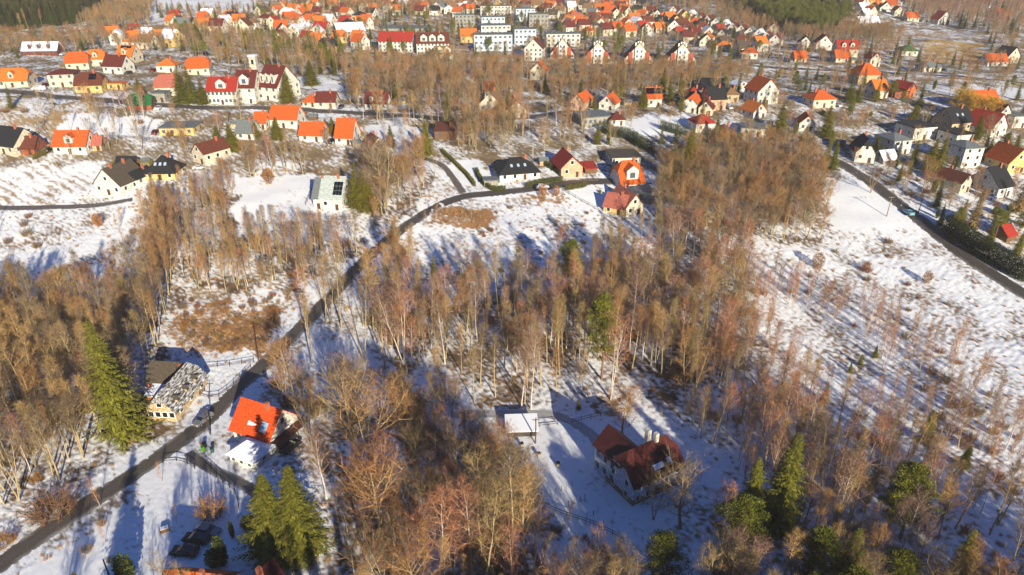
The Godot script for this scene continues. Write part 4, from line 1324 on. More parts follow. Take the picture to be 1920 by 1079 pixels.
		[1770, 46, 28, 10, 4.6, "gz", "r", "w", 14, "white house with red roof and blue-grey annex on the hill"],
		[1852, 27, 18, 8, 4.0, "gz", "w", "w", 0, "small white gabled house high on the hill"],
		[1885, 30, 22, 8, 3.0, "gx", "o", "t", 0, "small house with orange roof high on the hill beside dark trees"],
		[1448, 68, 24, 9, 5.0, "gz", "g", "w", -16, "white house with pale grey roof in the snowy hillside row"],
		# town landmarks
		[742, 98, 64, 12, 7.5, "gx", "r", "w", -6, "long white school building with bright red roof", {"rows": 3, "cols": 9, "name": "school", "category": "building"}],
		[812, 103, 60, 13, 8.0, "gx", "b", "w", 4, "large white building with red-brown roof and three gables", {"dormer": 3, "dw": 4.5, "rows": 3, "cols": 9, "name": "public_building", "category": "building"}],
		[832, 110, 34, 9, 3.4, "gx", "t", "c", 4, "cream house with twin pointed gables in front of the large white building", {"dormer": 2, "dw": 5.0}],
		[879, 80, 30, 10, 5.0, "gx", "O", "y", 4, "yellow house with bright orange roof beside the apartment slabs"],
		[660, 74, 52, 26, 6.0, "gx", "w", "g", 20, "white-roofed market hall with curved pale roof", {"name": "market_hall", "category": "hall", "rh": 5.0, "chimney": 0}],
		[760, 66, 92, 22, 5.0, "f", "g", "g", 0, "long grey industrial shed with flat pale roof", {"name": "industrial_shed", "category": "shed", "rows": 1, "cols": 10}],
		[1008, 150, 30, 10, 5.0, "gz", "o", "c", -12, "cream house with orange roof and skylights beside the bare trees"],
		[1000, 114, 34, 14, 8.0, "gz", "b", "w", -10, "white apartment house with steep red-brown gable roof and balconies", {"rows": 3, "cols": 4}]]
	for a in rows: row(a)
	# extra leaf of the cabin roof and terrace
	var cab := gp(598, 392)
	house({"name": "cabin_wing", "category": "house", "at": cab, "w": 3.6, "d": 11.0, "h": 4.2, "rh": 5.4, "kind": "gx", "roof": "g", "wall": "w", "yaw": -5.0, "chimney": 1, "cols": 1, "label": "grey-tiled wing with orange balcony beside the pale green-grey roof"})
	# church tower
	var tw := gp(484, 172)
	var tt := thing("church_tower", "slim cream bell tower with small cap beside the church hall", "tower", tw)
	boxpart("shaft", Vector3(0, 8.0, 0), Vector3(3.2, 18.0, 3.2), mat(WALL["c"], 0.85, "plaster", 0.2), tt)
	boxpart("cap", Vector3(0, 17.4, 0), Vector3(3.7, 0.8, 3.7), mat(WALL["w"], 0.85), tt)
	boxpart("opening", Vector3(0, 14.5, 1.62), Vector3(1.2, 2.2, 0.1), glass(), tt)
	# four stepped apartment houses
	for b in [[1054, 110, 44], [1120, 119, 52], [1197, 120, 52], [1277, 122, 56]]:
		var at := gp(b[0], b[1])
		var w: float = b[2] / px_per_m(at)
		var o := house({"name": "stepped_block", "category": "apartment house", "group": "stepped apartment houses behind the bare wood", "at": at, "w": w, "d": 14.0, "h": 3.2, "rh": 10.0, "kind": "gz", "roof": "m", "wall": "c", "yaw": -4.0, "chimney": 0, "cols": 6, "rows": 1, "label": "stepped cream apartment house with maroon roofs and white chimneys behind the bare wood"})
		boxpart("bay", Vector3(0, 5.0, 7.4), Vector3(w * 0.30, 10.0, 1.6), mat(WALL["w"], 0.85), o)
		for r in 3:
			for i in 2: window(o, Vector3((i - 0.5) * w * 0.15, 1.8 + 3.0 * r, 8.22), 0.0, 1.2, 1.4, false)
		for s in [-1, 1]:
			boxpart("side_bay", Vector3(s * w * 0.3, 3.6, 7.3), Vector3(w * 0.14, 7.2, 1.0), mat(Color(0.62, 0.28, 0.2), 0.85), o)
		for i in 4: boxpart("chimney", Vector3((i - 1.5) * 1.5, 12.4 - absf(i - 1.5) * 0.8, 5.0), Vector3(0.9, 3.2, 1.2), mat(WALL["w"], 0.85), o)
	# flat apartment slabs
	for b in [[1056, 88, 82, 9.0], [985, 84, 52, 11.0], [925, 96, 92, 11.0], [930, 76, 70, 11.0], [872, 56, 46, 12.0], [925, 58, 56, 11.0], [1010, 52, 46, 11.0], [930, 30, 74, 9.0], [985, 40, 46, 11.0]]:
		var at := gp(b[0], b[1])
		house({"name": "apartment_block", "category": "apartment block", "group": "flat-roofed apartment blocks of the town", "at": at, "w": 0.78 * b[2] / px_per_m(at), "d": 11.0, "h": b[3], "kind": "f", "roof": "g", "wall": ["w", "l", "g"][int(b[0]) % 3], "yaw": 6.0, "rows": int(b[3] / 2.9), "cols": int(0.78 * b[2] / px_per_m(at) / 3.2), "nodoor": true, "ww": 1.6, "label": "long pale flat-roofed apartment block with rows of windows in the town"})
	# the street of narrow white houses climbing towards the pine forest
	for k in 13:
		var f := k / 12.0
		var at := gp(lerpf(1262, 1452, f), lerpf(28, 86, f))
		house({"name": "terrace_house", "group": "white terrace houses climbing the hillside street", "at": at, "w": 8.5, "d": 10.0, "h": 4.6, "kind": "gz", "roof": ["m", "g", "w", "m"][k % 4], "wall": "w", "yaw": -30.0, "cols": 2, "label": "narrow white terrace house with %s gable in the hillside street" % ["maroon", "grey", "snowy", "maroon"][k % 4]})
	# town houses too far to tell apart except by their colours
	var r2 := RandomNumberGenerator.new()
	r2.seed = 77
	var where := [
		[[300, 42], [470, 38], [520, 18], [700, 30], [700, 62], [620, 66], [480, 64], [330, 66], [300, 50]],
		[[560, 2], [960, 2], [960, 24], [840, 34], [700, 28], [560, 20]],
		[[960, 2], [1190, 2], [1260, 26], [1440, 78], [1470, 112], [1400, 112], [1300, 88], [1240, 72], [1110, 70], [1060, 62], [1040, 40], [960, 24]],
		[[1560, 2], [1690, 6], [1690, 30], [1600, 40], [1570, 22]],
		[[520, 66], [620, 68], [700, 76], [700, 96], [610, 100], [520, 84]],
		[[205, 70], [300, 62], [330, 80], [300, 98], [215, 92]],
		[[1090, 150], [1110, 148], [1108, 156], [1088, 158]]]
	var rn := {"o": "orange", "O": "bright orange", "r": "red", "m": "maroon", "k": "dark", "w": "snow-covered", "b": "red-brown", "q": "grey-brown", "g": "grey", "t": "tan"}
	var wn := {"w": "white", "c": "cream", "y": "yellow"}
	var kn := {"gx": "gabled", "gz": "gabled", "hx": "hipped", "xx": "half-hipped"}
	for wi in where.size():
		var g := poly_ground(where[wi])
		var lo := g[0]
		var hi := g[0]
		for q in g:
			lo = lo.min(q); hi = hi.max(q)
		var sx := 12.5
		var x := lo.x
		while x < hi.x:
			var d := lo.y
			while d < hi.y:
				var q := Vector2(x + r2.randf_range(-4, 4), d + r2.randf_range(-7, 7))
				d += 20.0
				if not Geometry2D.is_point_in_polygon(q, g): continue
				if is_taken(q.x, q.y) or is_taken(q.x, q.y + 9.0) or is_taken(q.x - 5.0, q.y + 4.0) or is_taken(q.x + 5.0, q.y + 4.0): continue
				if r2.randf() < 0.08: continue
				var ro: String = ["o", "o", "O", "r", "m", "k", "w", "b", "q", "g", "t", "O"][r2.randi() % 12]
				var wa: String = ["w", "w", "c", "c", "y"][r2.randi() % 5]
				var ki: String = ["gx", "gz", "hx", "xx", "gx"][r2.randi() % 5]
				var lab := "distant %s town house with %s %s roof" % [wn[wa], rn[ro], kn[ki]]
				house({"name": "town_house", "at": Vector3(q.x, terr(q.x, q.y), -q.y), "w": r2.randf_range(8, 11), "d": r2.randf_range(8, 10), "h": r2.randf_range(3.4, 5.8), "kind": ki, "roof": ro, "wall": wa, "yaw": r2.randf_range(-35, 35), "cols": 3, "label": lab, "group": lab.replace("house", "houses")})
			x += sx
# ---------------------------------------------------------------- where trees stand
func woods() -> void:
	rng.seed = 31
	var w1 := "in the wood beside the old farmhouse"
	var w2 := "in the wood between the winding road and the cabin"
	var w3 := "in the wood behind the villa track"
	var w4 := "in the dense wood below the hipped white houses"
	var w5 := "in the wood between the orange-roofed house and the villa"
	var w6 := "on the slope beyond the villa"
	var w7 := "on the open snowy slope"
	var w8 := "among the houses of the valley"
	var w9 := "on the forested hill above the town"
	# trees that can be told apart in the photograph
	for a in [["spruce", 512, 1042, 893, 1.6], ["spruce", 566, 1045, 876, 1.65], ["spruce", 238, 815, 588, 1.05], ["spruce", 1452, 990, 812, 1.1], ["spruce", 1405, 985, 850, 1.0], ["spruce", 1736, 832, 768, 1.3], ["spruce", 1804, 878, 834, 1.5], ["spruce", 1641, 672, 648, 1.4], ["spruce", 1613, 686, 664, 1.3], ["spruce", 1594, 700, 680, 1.3], ["spruce", 1543, 755, 722, 1.2], ["spruce", 1085, 768, 748, 1.2], ["spruce", 823, 600, 478, 0.8], ["spruce", 1560, 320, 262, 1.3], ["spruce", 1544, 318, 258, 1.1]]:
		tree_at(a[0], a[1], a[2], a[3], w7 if a[1] > 1500 else (w6 if a[1] > 1350 else "beside the garden of the orange-roofed house" if a[1] > 400 and a[1] < 700 else (w1 if a[1] < 400 else w3)), a[4], 0)
	for a in [["pine", 1128, 712, 556, 0.85, w3], ["pine", 1062, 560, 452, 0.95, w3], ["pine", 1382, 1075, 940, 1.1, w6], ["pine", 1238, 1120, 1008, 1.3, w6], ["pine", 1497, 1120, 990, 1.2, w6], ["pine", 1655, 1150, 1038, 1.3, w6], ["pine", 1688, 1010, 878, 1.3, w6], ["pine", 1662, 1000, 905, 1.1, w6], ["pine", 1328, 330, 308, 1.3, w4], ["pine", 1386, 320, 300, 1.3, w4]]:
		tree_at(a[0], a[1], a[2], a[3], a[5], a[4])
	for a in [[345, 194, 128], [362, 196, 126], [380, 196, 150], [265, 188, 148], [541, 194, 134], [585, 160, 115], [742, 190, 138], [412, 284, 238], [438, 284, 234], [668, 392, 308], [684, 396, 322], [695, 392, 340], [734, 276, 238], [800, 292, 230], [785, 296, 256], [877, 252, 205], [1288, 332, 240], [1258, 338, 276], [1240, 182, 130], [1256, 190, 148], [1205, 202, 165], [1023, 172, 150], [1088, 186, 152], [1048, 186, 166], [1113, 208, 182], [1120, 272, 234], [508, 232, 200], [520, 262, 222], [625, 252, 222], [612, 250, 225], [480, 258, 232], [1462, 246, 195], [1550, 258, 200], [1640, 285, 258], [1740, 320, 262], [1755, 322, 258], [1878, 300, 248], [1850, 300, 262], [1900, 300, 255], [1832, 262, 215], [1710, 232, 200], [1590, 188, 158], [1608, 192, 162], [738, 122, 95], [1345, 262, 225], [1490, 250, 225], [1505, 274, 240], [1430, 206, 184]]:
		tree_at("spruce", a[0], a[1], a[2] - 4, w8, rng.randf_range(1.4, 2.2), [0, 2, 2][rng.randi() % 3])
	for a in [[1850, 470, 405, "spruce"], [1880, 440, 380, "spruce"], [1762, 425, 380, "spruce"], [1790, 440, 390, "pine"], [1905, 480, 420, "spruce"], [1905, 445, 395, "pine"], [1865, 448, 396, "pine"], [1820, 430, 350, "larch"], [1905, 400, 315, "larch"], [1800, 425, 372, "larch"], [1150, 195, 115, "larch"], [1165, 180, 128, "larch"]]:
		tree_at(a[3], a[0], a[1], a[2], w8 if a[0] < 1500 else "beside the gardens below the flat white houses", 1.1)
	for a in [[1795, 222, 178], [1818, 228, 190], [1850, 232, 192]]: tree_at("willow", a[0], a[1], a[2], "behind the dark brown roof", 1.4)
	# single tall trees
	for a in [["birch", 1145, 750, 612], ["birch", 996, 768, 640], ["birch", 978, 764, 655], ["birch", 757, 682, 545], ["birch", 612, 936, 800], ["birch", 722, 938, 812], ["birch", 885, 1090, 915], ["birch", 825, 1100, 925], ["birch", 810, 960, 855], ["birch", 1560, 1010, 855], ["birch", 578, 640, 520], ["birch", 533, 700, 640], ["birch", 1228, 690, 615], ["birch", 1350, 690, 560], ["birch", 1680, 1060, 935], ["birch", 1720, 1075, 985], ["birch", 558, 520, 440], ["birch", 1360, 1150, 1010], ["birch", 1400, 1160, 1025]]:
		tree_at(a[0], a[1], a[2], a[3], w6 if a[1] > 1355 else (w3 if a[1] > 740 and a[2] < 780 else w5 if a[2] > 780 else "beside the winding road"), 1.15)
	for a in [["broad", 716, 1030, 868], ["broad", 670, 870, 725], ["broad", 695, 872, 735], ["broad", 1166, 822, 735], ["broad", 1275, 990, 880], ["slender", 925, 1092, 862], ["slender", 958, 1085, 868], ["slender", 905, 1110, 880], ["slender", 985, 1085, 885], ["broad", 1225, 975, 905], ["broad", 722, 388, 285], ["broad", 1633, 362, 320], ["broad", 1660, 335, 305]]:
		tree_at(a[0], a[1], a[2], a[3], w8 if a[2] < 500 else ("beside the villa garden" if a[1] > 1100 else w5), 1.1)
	for a in [["slender", 585, 688, 560], ["slender", 612, 605, 480], ["slender", 622, 610, 490], ["slender", 640, 615, 470], ["slender", 683, 680, 520], ["slender", 700, 620, 460], ["slender", 815, 330, 275], ["young", 188, 950, 905], ["young", 303, 905, 868], ["young", 232, 940, 920], ["young", 196, 1018, 985], ["young", 158, 1055, 1030]]:
		tree_at(a[0], a[1], a[2], a[3], "beside the winding road", 1.0)
	# open spots inside the woods
	keep_clear([[295, 985], [430, 985], [440, 1085], [285, 1085]])
	for q in [[[862, 640], [950, 660], [965, 760], [850, 760]], [[780, 700], [850, 700], [850, 765], [790, 745]], [[1000, 700], [1060, 705], [1080, 765], [990, 765]]]: keep_clear(q)
	for q in [[872, 700], [905, 720], [940, 690], [925, 745], [890, 755], [880, 665], [1040, 745], [1015, 725], [830, 740]]:
		var gq := gp(q[0] + rng.randf_range(-6, 6), q[1])
		add_tree("slender", gq, rng.randf_range(13, 18), w3)
	# woods
	scatter(WOOD_LEFT, 3.4, [["slender", 0.70, 13, 19], ["broad", 0.22, 8, 13], ["birch", 0.03, 12, 16], ["shrub", 0.05, 2, 3.2]], w1, 0.14)
	scatter(WOOD_ROAD, 3.5, [["slender", 0.66, 9, 14], ["birch", 0.14, 10, 14], ["broad", 0.14, 6, 9], ["shrub", 0.06, 2, 3]], w2)
	scatter(WOOD_UP, 3.6, [["slender", 0.72, 9, 13], ["broad", 0.2, 7, 10], ["birch", 0.08, 10, 13]], w2)
	scatter(WOOD_CABIN, 4.6, [["broad", 0.5, 7, 11], ["birch", 0.25, 10, 14], ["slender", 0.25, 9, 13]], w2)
	scatter(WOOD_MAIN, 3.2, [["slender", 0.50, 10, 19], ["birch", 0.34, 9, 18], ["broad", 0.08, 7, 11], ["shrub", 0.08, 2, 3.4]], w3, 0.2)
	scatter(WOOD_HILL, 3.6, [["broad", 0.55, 8, 11], ["slender", 0.38, 10, 13], ["birch", 0.07, 10, 13]], w4)
	scatter(WOOD_LOW, 3.3, [["broad", 0.42, 8, 13], ["slender", 0.22, 10, 15], ["birch", 0.16, 10, 15], ["shrub", 0.20, 2, 3.4]], w5, 0.14)
	scatter(WOOD_SLOPE, 3.1, [["slender", 0.40, 10, 17], ["birch", 0.24, 10, 16], ["broad", 0.10, 7, 10], ["young", 0.20, 6, 9], ["shrub", 0.06, 2, 3]], w6, 0.12)
	scatter(BIRCH_SLOPE, 3.6, [["young", 0.80, 5, 9.5], ["birch", 0.06, 10, 13], ["shrub", 0.14, 1.5, 2.8]], w7, 0.38)
	scatter([[1402, 540], [1402, 700], [1470, 740], [1560, 640], [1480, 540]], 5.0, [["young", 0.6, 7, 11], ["birch", 0.3, 9, 13], ["shrub", 0.1, 1.8, 2.6]], w7, 0.25)
	scatter([[1700, 900], [1930, 1000], [1930, 780], [1800, 740], [1720, 800]], 4.2, [["young", 0.85, 6, 10], ["shrub", 0.15, 1.8, 2.8]], w7, 0.3)
	scatter([[1735, 428], [1748, 425], [1870, 515], [1862, 528]], 3.0, [["young", 0.9, 8, 11], ["birch", 0.1, 12, 14]], "in the row along the straight road")
	scatter([[1640, 330], [1760, 400], [1800, 395], [1740, 320]], 6.0, [["broad", 0.6, 5, 8], ["shrub", 0.4, 2, 3.5]], "in the gardens beside the straight road")
	scatter([[1560, 300], [1930, 300], [1930, 440], [1760, 420]], 7.5, [["broad", 0.4, 5, 8], ["shrub", 0.3, 1.6, 2.6], ["spruce", 0.2, 6, 11], ["thuja", 0.1, 3, 5]], "in the gardens beside the straight road")
	# scrub in the clearings
	scatter([[330, 560], [560, 548], [490, 650], [395, 668], [335, 650]], 3.6, [["shrub", 1.0, 1.0, 2.2]], "in the dry grass clearing", 0.3)
	scatter([[-30, 400], [250, 398], [275, 470], [250, 530], [-30, 560]], 7.0, [["shrub", 0.6, 1.4, 3.0], ["young", 0.3, 5, 8], ["rust", 0.1, 2.5, 4]], "on the rough snow below the ploughed field", 0.35)
	scatter([[800, 400], [900, 390], [1100, 385], [1120, 450], [900, 530], [800, 510]], 8.0, [["shrub", 0.8, 1.0, 2.0], ["young", 0.2, 4, 7]], "on the snowy field below the lane", 0.4)
	scatter([[1420, 480], [1560, 450], [1740, 440], [1900, 560], [1700, 600]], 12.0, [["shrub", 0.7, 1.0, 2.0], ["rust", 0.1, 3, 4.5], ["young", 0.2, 4, 7]], w7, 0.35)
	scatter([[100, 1060], [290, 890], [380, 870], [410, 960], [330, 1000], [200, 1079]], 7.0, [["shrub", 0.6, 0.8, 1.6], ["young", 0.4, 3, 5]], "in the snowy garden above the parked cars", 0.35)
	scatter([[0, 1000], [260, 862], [370, 790], [250, 850], [0, 960]], 5.0, [["shrub", 1.0, 0.7, 1.6]], "on the verge of the winding road", 0.4)
	scatter([[500, 720], [600, 745], [640, 800], [560, 790], [530, 760]], 3.2, [["shrub", 0.6, 2, 3.6], ["broad", 0.4, 6, 9]], w5)
	scatter([[940, 880], [1010, 960], [1170, 1030], [1200, 1100], [1020, 1100]], 5.0, [["shrub", 0.7, 1.4, 2.6], ["young", 0.3, 4, 7]], "below the villa fence", 0.3)
	for a in [[1625, 510, 490, "shrub"], [1365, 665, 632, "rust"], [1533, 505, 475, "rust"], [1018, 368, 346, "rust"], [1043, 368, 348, "rust"], [755, 482, 460, "rust"], [185, 425, 400, "rust"], [1400, 442, 408, "rust"], [505, 345, 315, "rust"], [590, 455, 425, "rust"], [1125, 362, 352, "thuja"], [1015, 358, 354, "thuja"]]:
		tree_at(a[3], a[0], a[1], a[2], "on the open ground near the lane" if a[0] < 1300 else "at the wood edge", 1.0)
	tree_at("shrub", 400, 968, 926, "beside the parked cars", 0.8, 1)
	tree_at("thuja", 466, 990, 955, "beside the parked cars", 1.0, 1)
	tree_at("thuja", 437, 1010, 982, "beside the parked cars", 0.6, 1)
	tree_at("thuja", 407, 1060, 1012, "beside the parked cars", 0.9, 0)
	tree_at("thuja", 418, 1062, 1016, "beside the parked cars", 0.9, 0)
	tree_at("thuja", 242, 1095, 1050, "beside the parked cars", 1.2, 0)
	tree_at("shrub", 100, 965, 925, "on the verge of the winding road", 1.6, 2)
	tree_at("shrub", 10, 1020, 1004, "on the verge of the winding road", 1.6, 1)
	keep_clear([[1680, 50], [1850, 60], [1850, 125], [1735, 120], [1690, 72]])
	# the valley and the town: bands of bare trees and scattered conifers
	var low := [["broad", 0.72, 6, 8.5], ["slender", 0.2, 7, 10], ["spruce", 0.08, 7, 10]]
	var bare := [["broad", 0.55, 8, 12], ["slender", 0.33, 10, 15], ["birch", 0.07, 11, 15], ["spruce", 0.05, 9, 15]]
	scatter([[640, 122], [985, 126], [985, 140], [640, 136]], 6.0, low, w8)
	scatter([[640, 136], [985, 140], [1000, 200], [980, 262], [880, 285], [790, 240], [690, 240], [650, 190]], 6.0, bare, w8)
	scatter([[1010, 132], [1400, 132], [1420, 150], [1250, 178], [1100, 190], [1010, 190]], 5.0, low, w8)
	scatter([[-40, 76], [280, 66], [340, 78], [310, 104], [200, 88], [110, 106], [-40, 116]], 6.0, low, w8)
	scatter([[320, 66], [620, 96], [640, 140], [560, 160], [520, 130], [420, 128], [330, 100]], 7.0, [["broad", 0.45, 7, 10], ["slender", 0.2, 9, 13], ["spruce", 0.18, 9, 14], ["pine", 0.12, 8, 12], ["birch", 0.05, 10, 13]], w8)
	scatter([[940, 220], [1080, 215], [1110, 270], [1040, 310], [900, 300], [860, 285]], 7.0, bare, w8, 0.3)
	scatter([[-40, 200], [330, 210], [440, 214], [700, 222], [860, 235], [860, 290], [700, 295], [400, 320], [260, 300], [-40, 300]], 12.0, [["broad", 0.45, 6, 10], ["slender", 0.2, 8, 12], ["birch", 0.15, 9, 13], ["spruce", 0.12, 7, 12], ["shrub", 0.08, 2, 3]], w8, 0.2)
	scatter([[200, 200], [290, 205], [280, 240], [200, 235]], 6.0, [["birch", 0.8, 9, 13], ["shrub", 0.2, 2, 3]], w8, 0.3)
	scatter([[1100, 190], [1470, 140], [1930, 170], [1930, 300], [1560, 300], [1300, 285], [1120, 285]], 11.0, [["broad", 0.5, 6, 9], ["slender", 0.13, 8, 11], ["spruce", 0.15, 7, 12], ["pine", 0.14, 6, 10], ["thuja", 0.08, 3, 5]], w8, 0.15)
	scatter([[1400, 130], [1930, 160], [1930, 60], [1690, 60], [1560, 100], [1460, 90]], 10.0, [["broad", 0.6, 6, 10], ["birch", 0.2, 9, 13], ["spruce", 0.2, 7, 13]], w8, 0.25)
	scatter([[290, 20], [960, 0], [1190, 0], [1300, 30], [1480, 100], [1400, 125], [980, 120], [640, 116], [320, 66]], 9.5, [["broad", 0.56, 5, 7.5], ["slender", 0.12, 6, 9], ["spruce", 0.24, 8, 13], ["pine", 0.08, 7, 11]], w8, 0.2)
	scatter([[560, 0], [1000, 0], [1000, 18], [700, 34], [560, 20]], 8.0, bare, w8)
	scatter([[-60, -14], [225, -14], [205, 12], [150, 44], [20, 60], [-60, 66]], 5.0, [["spruce", 0.92, 17, 24], ["slender", 0.08, 12, 15]], w9)
	scatter([[160, 44], [210, 12], [228, -14], [300, -14], [285, 30], [280, 56], [150, 64]], 6.0, [["slender", 0.6, 9, 13], ["broad", 0.4, 8, 11]], w9)
	scatter([[1320, -14], [1570, -14], [1590, 44], [1530, 72], [1450, 60], [1400, 30]], 5.0, [["pine", 0.75, 13, 18], ["spruce", 0.25, 13, 18]], w9)
	scatter([[1190, -14], [1315, -14], [1395, 32], [1450, 62], [1560, 74], [1600, 44], [1660, 70], [1680, 88], [1520, 86], [1440, 74], [1260, 22]], 6.0, [["slender", 0.4, 9, 13], ["broad", 0.6, 7, 10]], w9)
	scatter([[1690, -14], [1940, -14], [1940, 60], [1830, 66], [1790, 50], [1700, 40]], 6.5, [["birch", 0.6, 12, 16], ["slender", 0.25, 11, 15], ["spruce", 0.15, 10, 15]], w9, 0.25)
	for k in 16:
		var gx := rng.randf_range(27, 52)
		var gd := rng.randf_range(50, 70)
		add_tree(["slender", "pine", "slender", "spruce"][k % 4], Vector3(gx, 0, -gd), rng.randf_range(16, 20), "in the wood below the gardens", false, 1.2)
	# trees below the frame: their shadows lie over the gardens and the villa
	scatter_ground(PackedVector2Array([Vector2(-66, 40), Vector2(-14, 40), Vector2(-8, 68), Vector2(-64, 66)]), 6.5, [["slender", 0.5, 14, 19], ["broad", 0.25, 10, 13], ["spruce", 0.25, 14, 18]], "in the wood below the gardens")
	scatter_ground(PackedVector2Array([Vector2(-14, 30), Vector2(110, 20), Vector2(110, 72), Vector2(60, 78), Vector2(0, 74)]), 4.0, [["slender", 0.45, 14, 19], ["broad", 0.30, 10, 14], ["spruce", 0.18, 14, 20], ["birch", 0.07, 13, 17]], "in the wood below the gardens")

# ---------------------------------------------------------------- vehicles
func car(called: String, label: String, cat: String, a, b, paint: Color, kind := "hatch") -> void:
	var p: Vector3 = a if a is Vector3 else gp(a[0], a[1])
	var q: Vector3 = b if b is Vector3 else gp(b[0], b[1])
	var f := (q - p)
	var yaw := atan2(f.x, f.z)   # the car's nose points along +z
	var t := thing(called, label, cat, p, yaw)
	var L := 4.4
	var Wd := 1.78
	var hood := 0.92
	var top := 1.46
	var prof: Array
	if kind == "van":
		L = 5.4; Wd = 1.95; top = 2.1
		prof = [[-2.7, 0.35], [-2.7, 1.2], [-2.62, 2.0], [-2.4, 2.1], [1.0, 2.1], [1.35, 2.0], [2.0, 1.25], [2.6, 1.05], [2.7, 0.8], [2.7, 0.35]]
	elif kind == "estate":
		prof = [[-2.2, 0.35], [-2.22, 0.95], [-2.05, 1.2], [-1.8, 1.45], [0.2, 1.48], [1.05, 1.0], [2.0, 0.85], [2.2, 0.65], [2.2, 0.35]]
	else:
		prof = [[-2.2, 0.35], [-2.22, 0.95], [-1.95, 1.12], [-1.35, 1.45], [0.25, 1.48], [1.05, 1.0], [2.0, 0.85], [2.2, 0.65], [2.2, 0.35]]
	var mb := MB.new()
	var sides := []
	for s in [-1.0, 1.0]:
		var l := []
		for k in prof: l.append(Vector3(s * Wd * 0.5 * (0.78 if k[1] >= 1.3 else (0.91 if k[1] >= 1.0 else (0.95 if k[1] >= 0.8 or k[1] < 0.4 else 1.0))), k[1], k[0]))
		sides.append(l)
	var mid := Vector3(0, 0.9, 0)
	for k in prof.size():
		var j := (k + 1) % prof.size()
		mb.face([sides[0][k], sides[1][k], sides[1][j], sides[0][j]], Color.WHITE, mid)
	for s in 2:
		var c := Vector3.ZERO
		for k in sides[s]: c += k
		c /= sides[s].size()
		for k in sides[s].size():
			var j: int = (k + 1) % sides[s].size()
			mb.face([sides[s][k], sides[s][j], c], Color.WHITE, mid)
	var pm := mat(paint, 0.3)
	var body := part("body", mb.commit(), pm, t)
	# glass: windscreen, rear window, sides
	var gm := glass()
	var i0 := 4 if kind != "van" else 5
	var wa: Array = prof[i0]
	var wb: Array = prof[i0 + 1]
	for e in [[wa, wb, "windscreen"], [prof[2], prof[3], "rear_window"]]:
		var m := MB.new()
		var a0: Array = e[0]
		var b0: Array = e[1]
		var nn := Vector3(0, absf(b0[0] - a0[0]), signf(a0[0] + b0[0]) * absf(a0[1] - b0[1])).normalized() * 0.02
		var pts := []
		for u in [[-1, 0.12], [1, 0.12], [1, 0.92], [-1, 0.92]]:
			var y: float = lerpf(a0[1], b0[1], u[1])
			pts.append(Vector3(u[0] * Wd * 0.40, y, lerpf(a0[0], b0[0], u[1])) + nn)
		m.face(pts, Color.WHITE, mid)
		part(e[2], m.commit(), gm, t)
	for s in [-1, 1]:
		boxpart("side_window", Vector3(s * (Wd * 0.42 + 0.035), top - 0.30, -0.45), Vector3(0.05, 0.32, 1.9 if kind != "van" else 1.0), gm, t)
		boxpart("headlight", Vector3(s * Wd * 0.36, 0.70, L * 0.5 + 0.01), Vector3(0.32, 0.16, 0.06), mat(Color(0.85, 0.86, 0.88), 0.2), t)
		boxpart("tail_light", Vector3(s * Wd * 0.38, 0.85, -L * 0.5 - 0.02), Vector3(0.26, 0.18, 0.06), mat(Color(0.5, 0.03, 0.03), 0.3), t)
		for z in [-1.35, 1.38]:
			var cyl := CylinderMesh.new()
			cyl.top_radius = 0.33; cyl.bottom_radius = 0.33; cyl.height = 0.24; cyl.radial_segments = 14; cyl.rings = 0
			var wh := part("wheel", cyl, mat(Color(0.05, 0.05, 0.05), 0.9), t)
			wh.transform = Transform3D(Basis(Vector3.FORWARD, PI * 0.5), Vector3(s * (Wd * 0.5 - 0.08), 0.33, z * L / 4.4))
			var rim := CylinderMesh.new()
			rim.top_radius = 0.19; rim.bottom_radius = 0.19; rim.height = 0.27; rim.radial_segments = 10; rim.rings = 0
			part("rim", rim, mat(Color(0.5, 0.5, 0.52), 0.4), wh)
	t.position.y += 0.12
	t.scale = Vector3.ONE * 1.08

func fence(label: String, p: Array, h: float, gap: float, col: Color, rails := 2, group := "") -> void:
	var pts := smooth_line(p, gap)
	var t := thing("fence", label, "fence", pts[0], 0.0, group)
	var m := mat(col, 0.9)
	for k in pts.size():
		var q: Vector3 = pts[k] - pts[0]
		q.y = terr(pts[k].x, -pts[k].z) - pts[0].y
		boxpart("post", q + Vector3(0, h * 0.5 - 0.15, 0), Vector3(0.11, h + 0.3, 0.11), m, t)
		if k + 1 < pts.size():
			var r: Vector3 = pts[k + 1] - pts[0]
			r.y = terr(pts[k + 1].x, -pts[k + 1].z) - pts[0].y
			for i in rails:
				var y := h * (i + 1.0) / rails - 0.12
				var b := part("rail", unit_box, m, t)
				var along := r - q
				b.transform = Transform3D(Basis.looking_at(along.normalized(), Vector3.UP) * Basis.from_scale(Vector3(0.05, 0.10, along.length() - 0.12)), (q + r) * 0.5 + Vector3(0, y, 0))

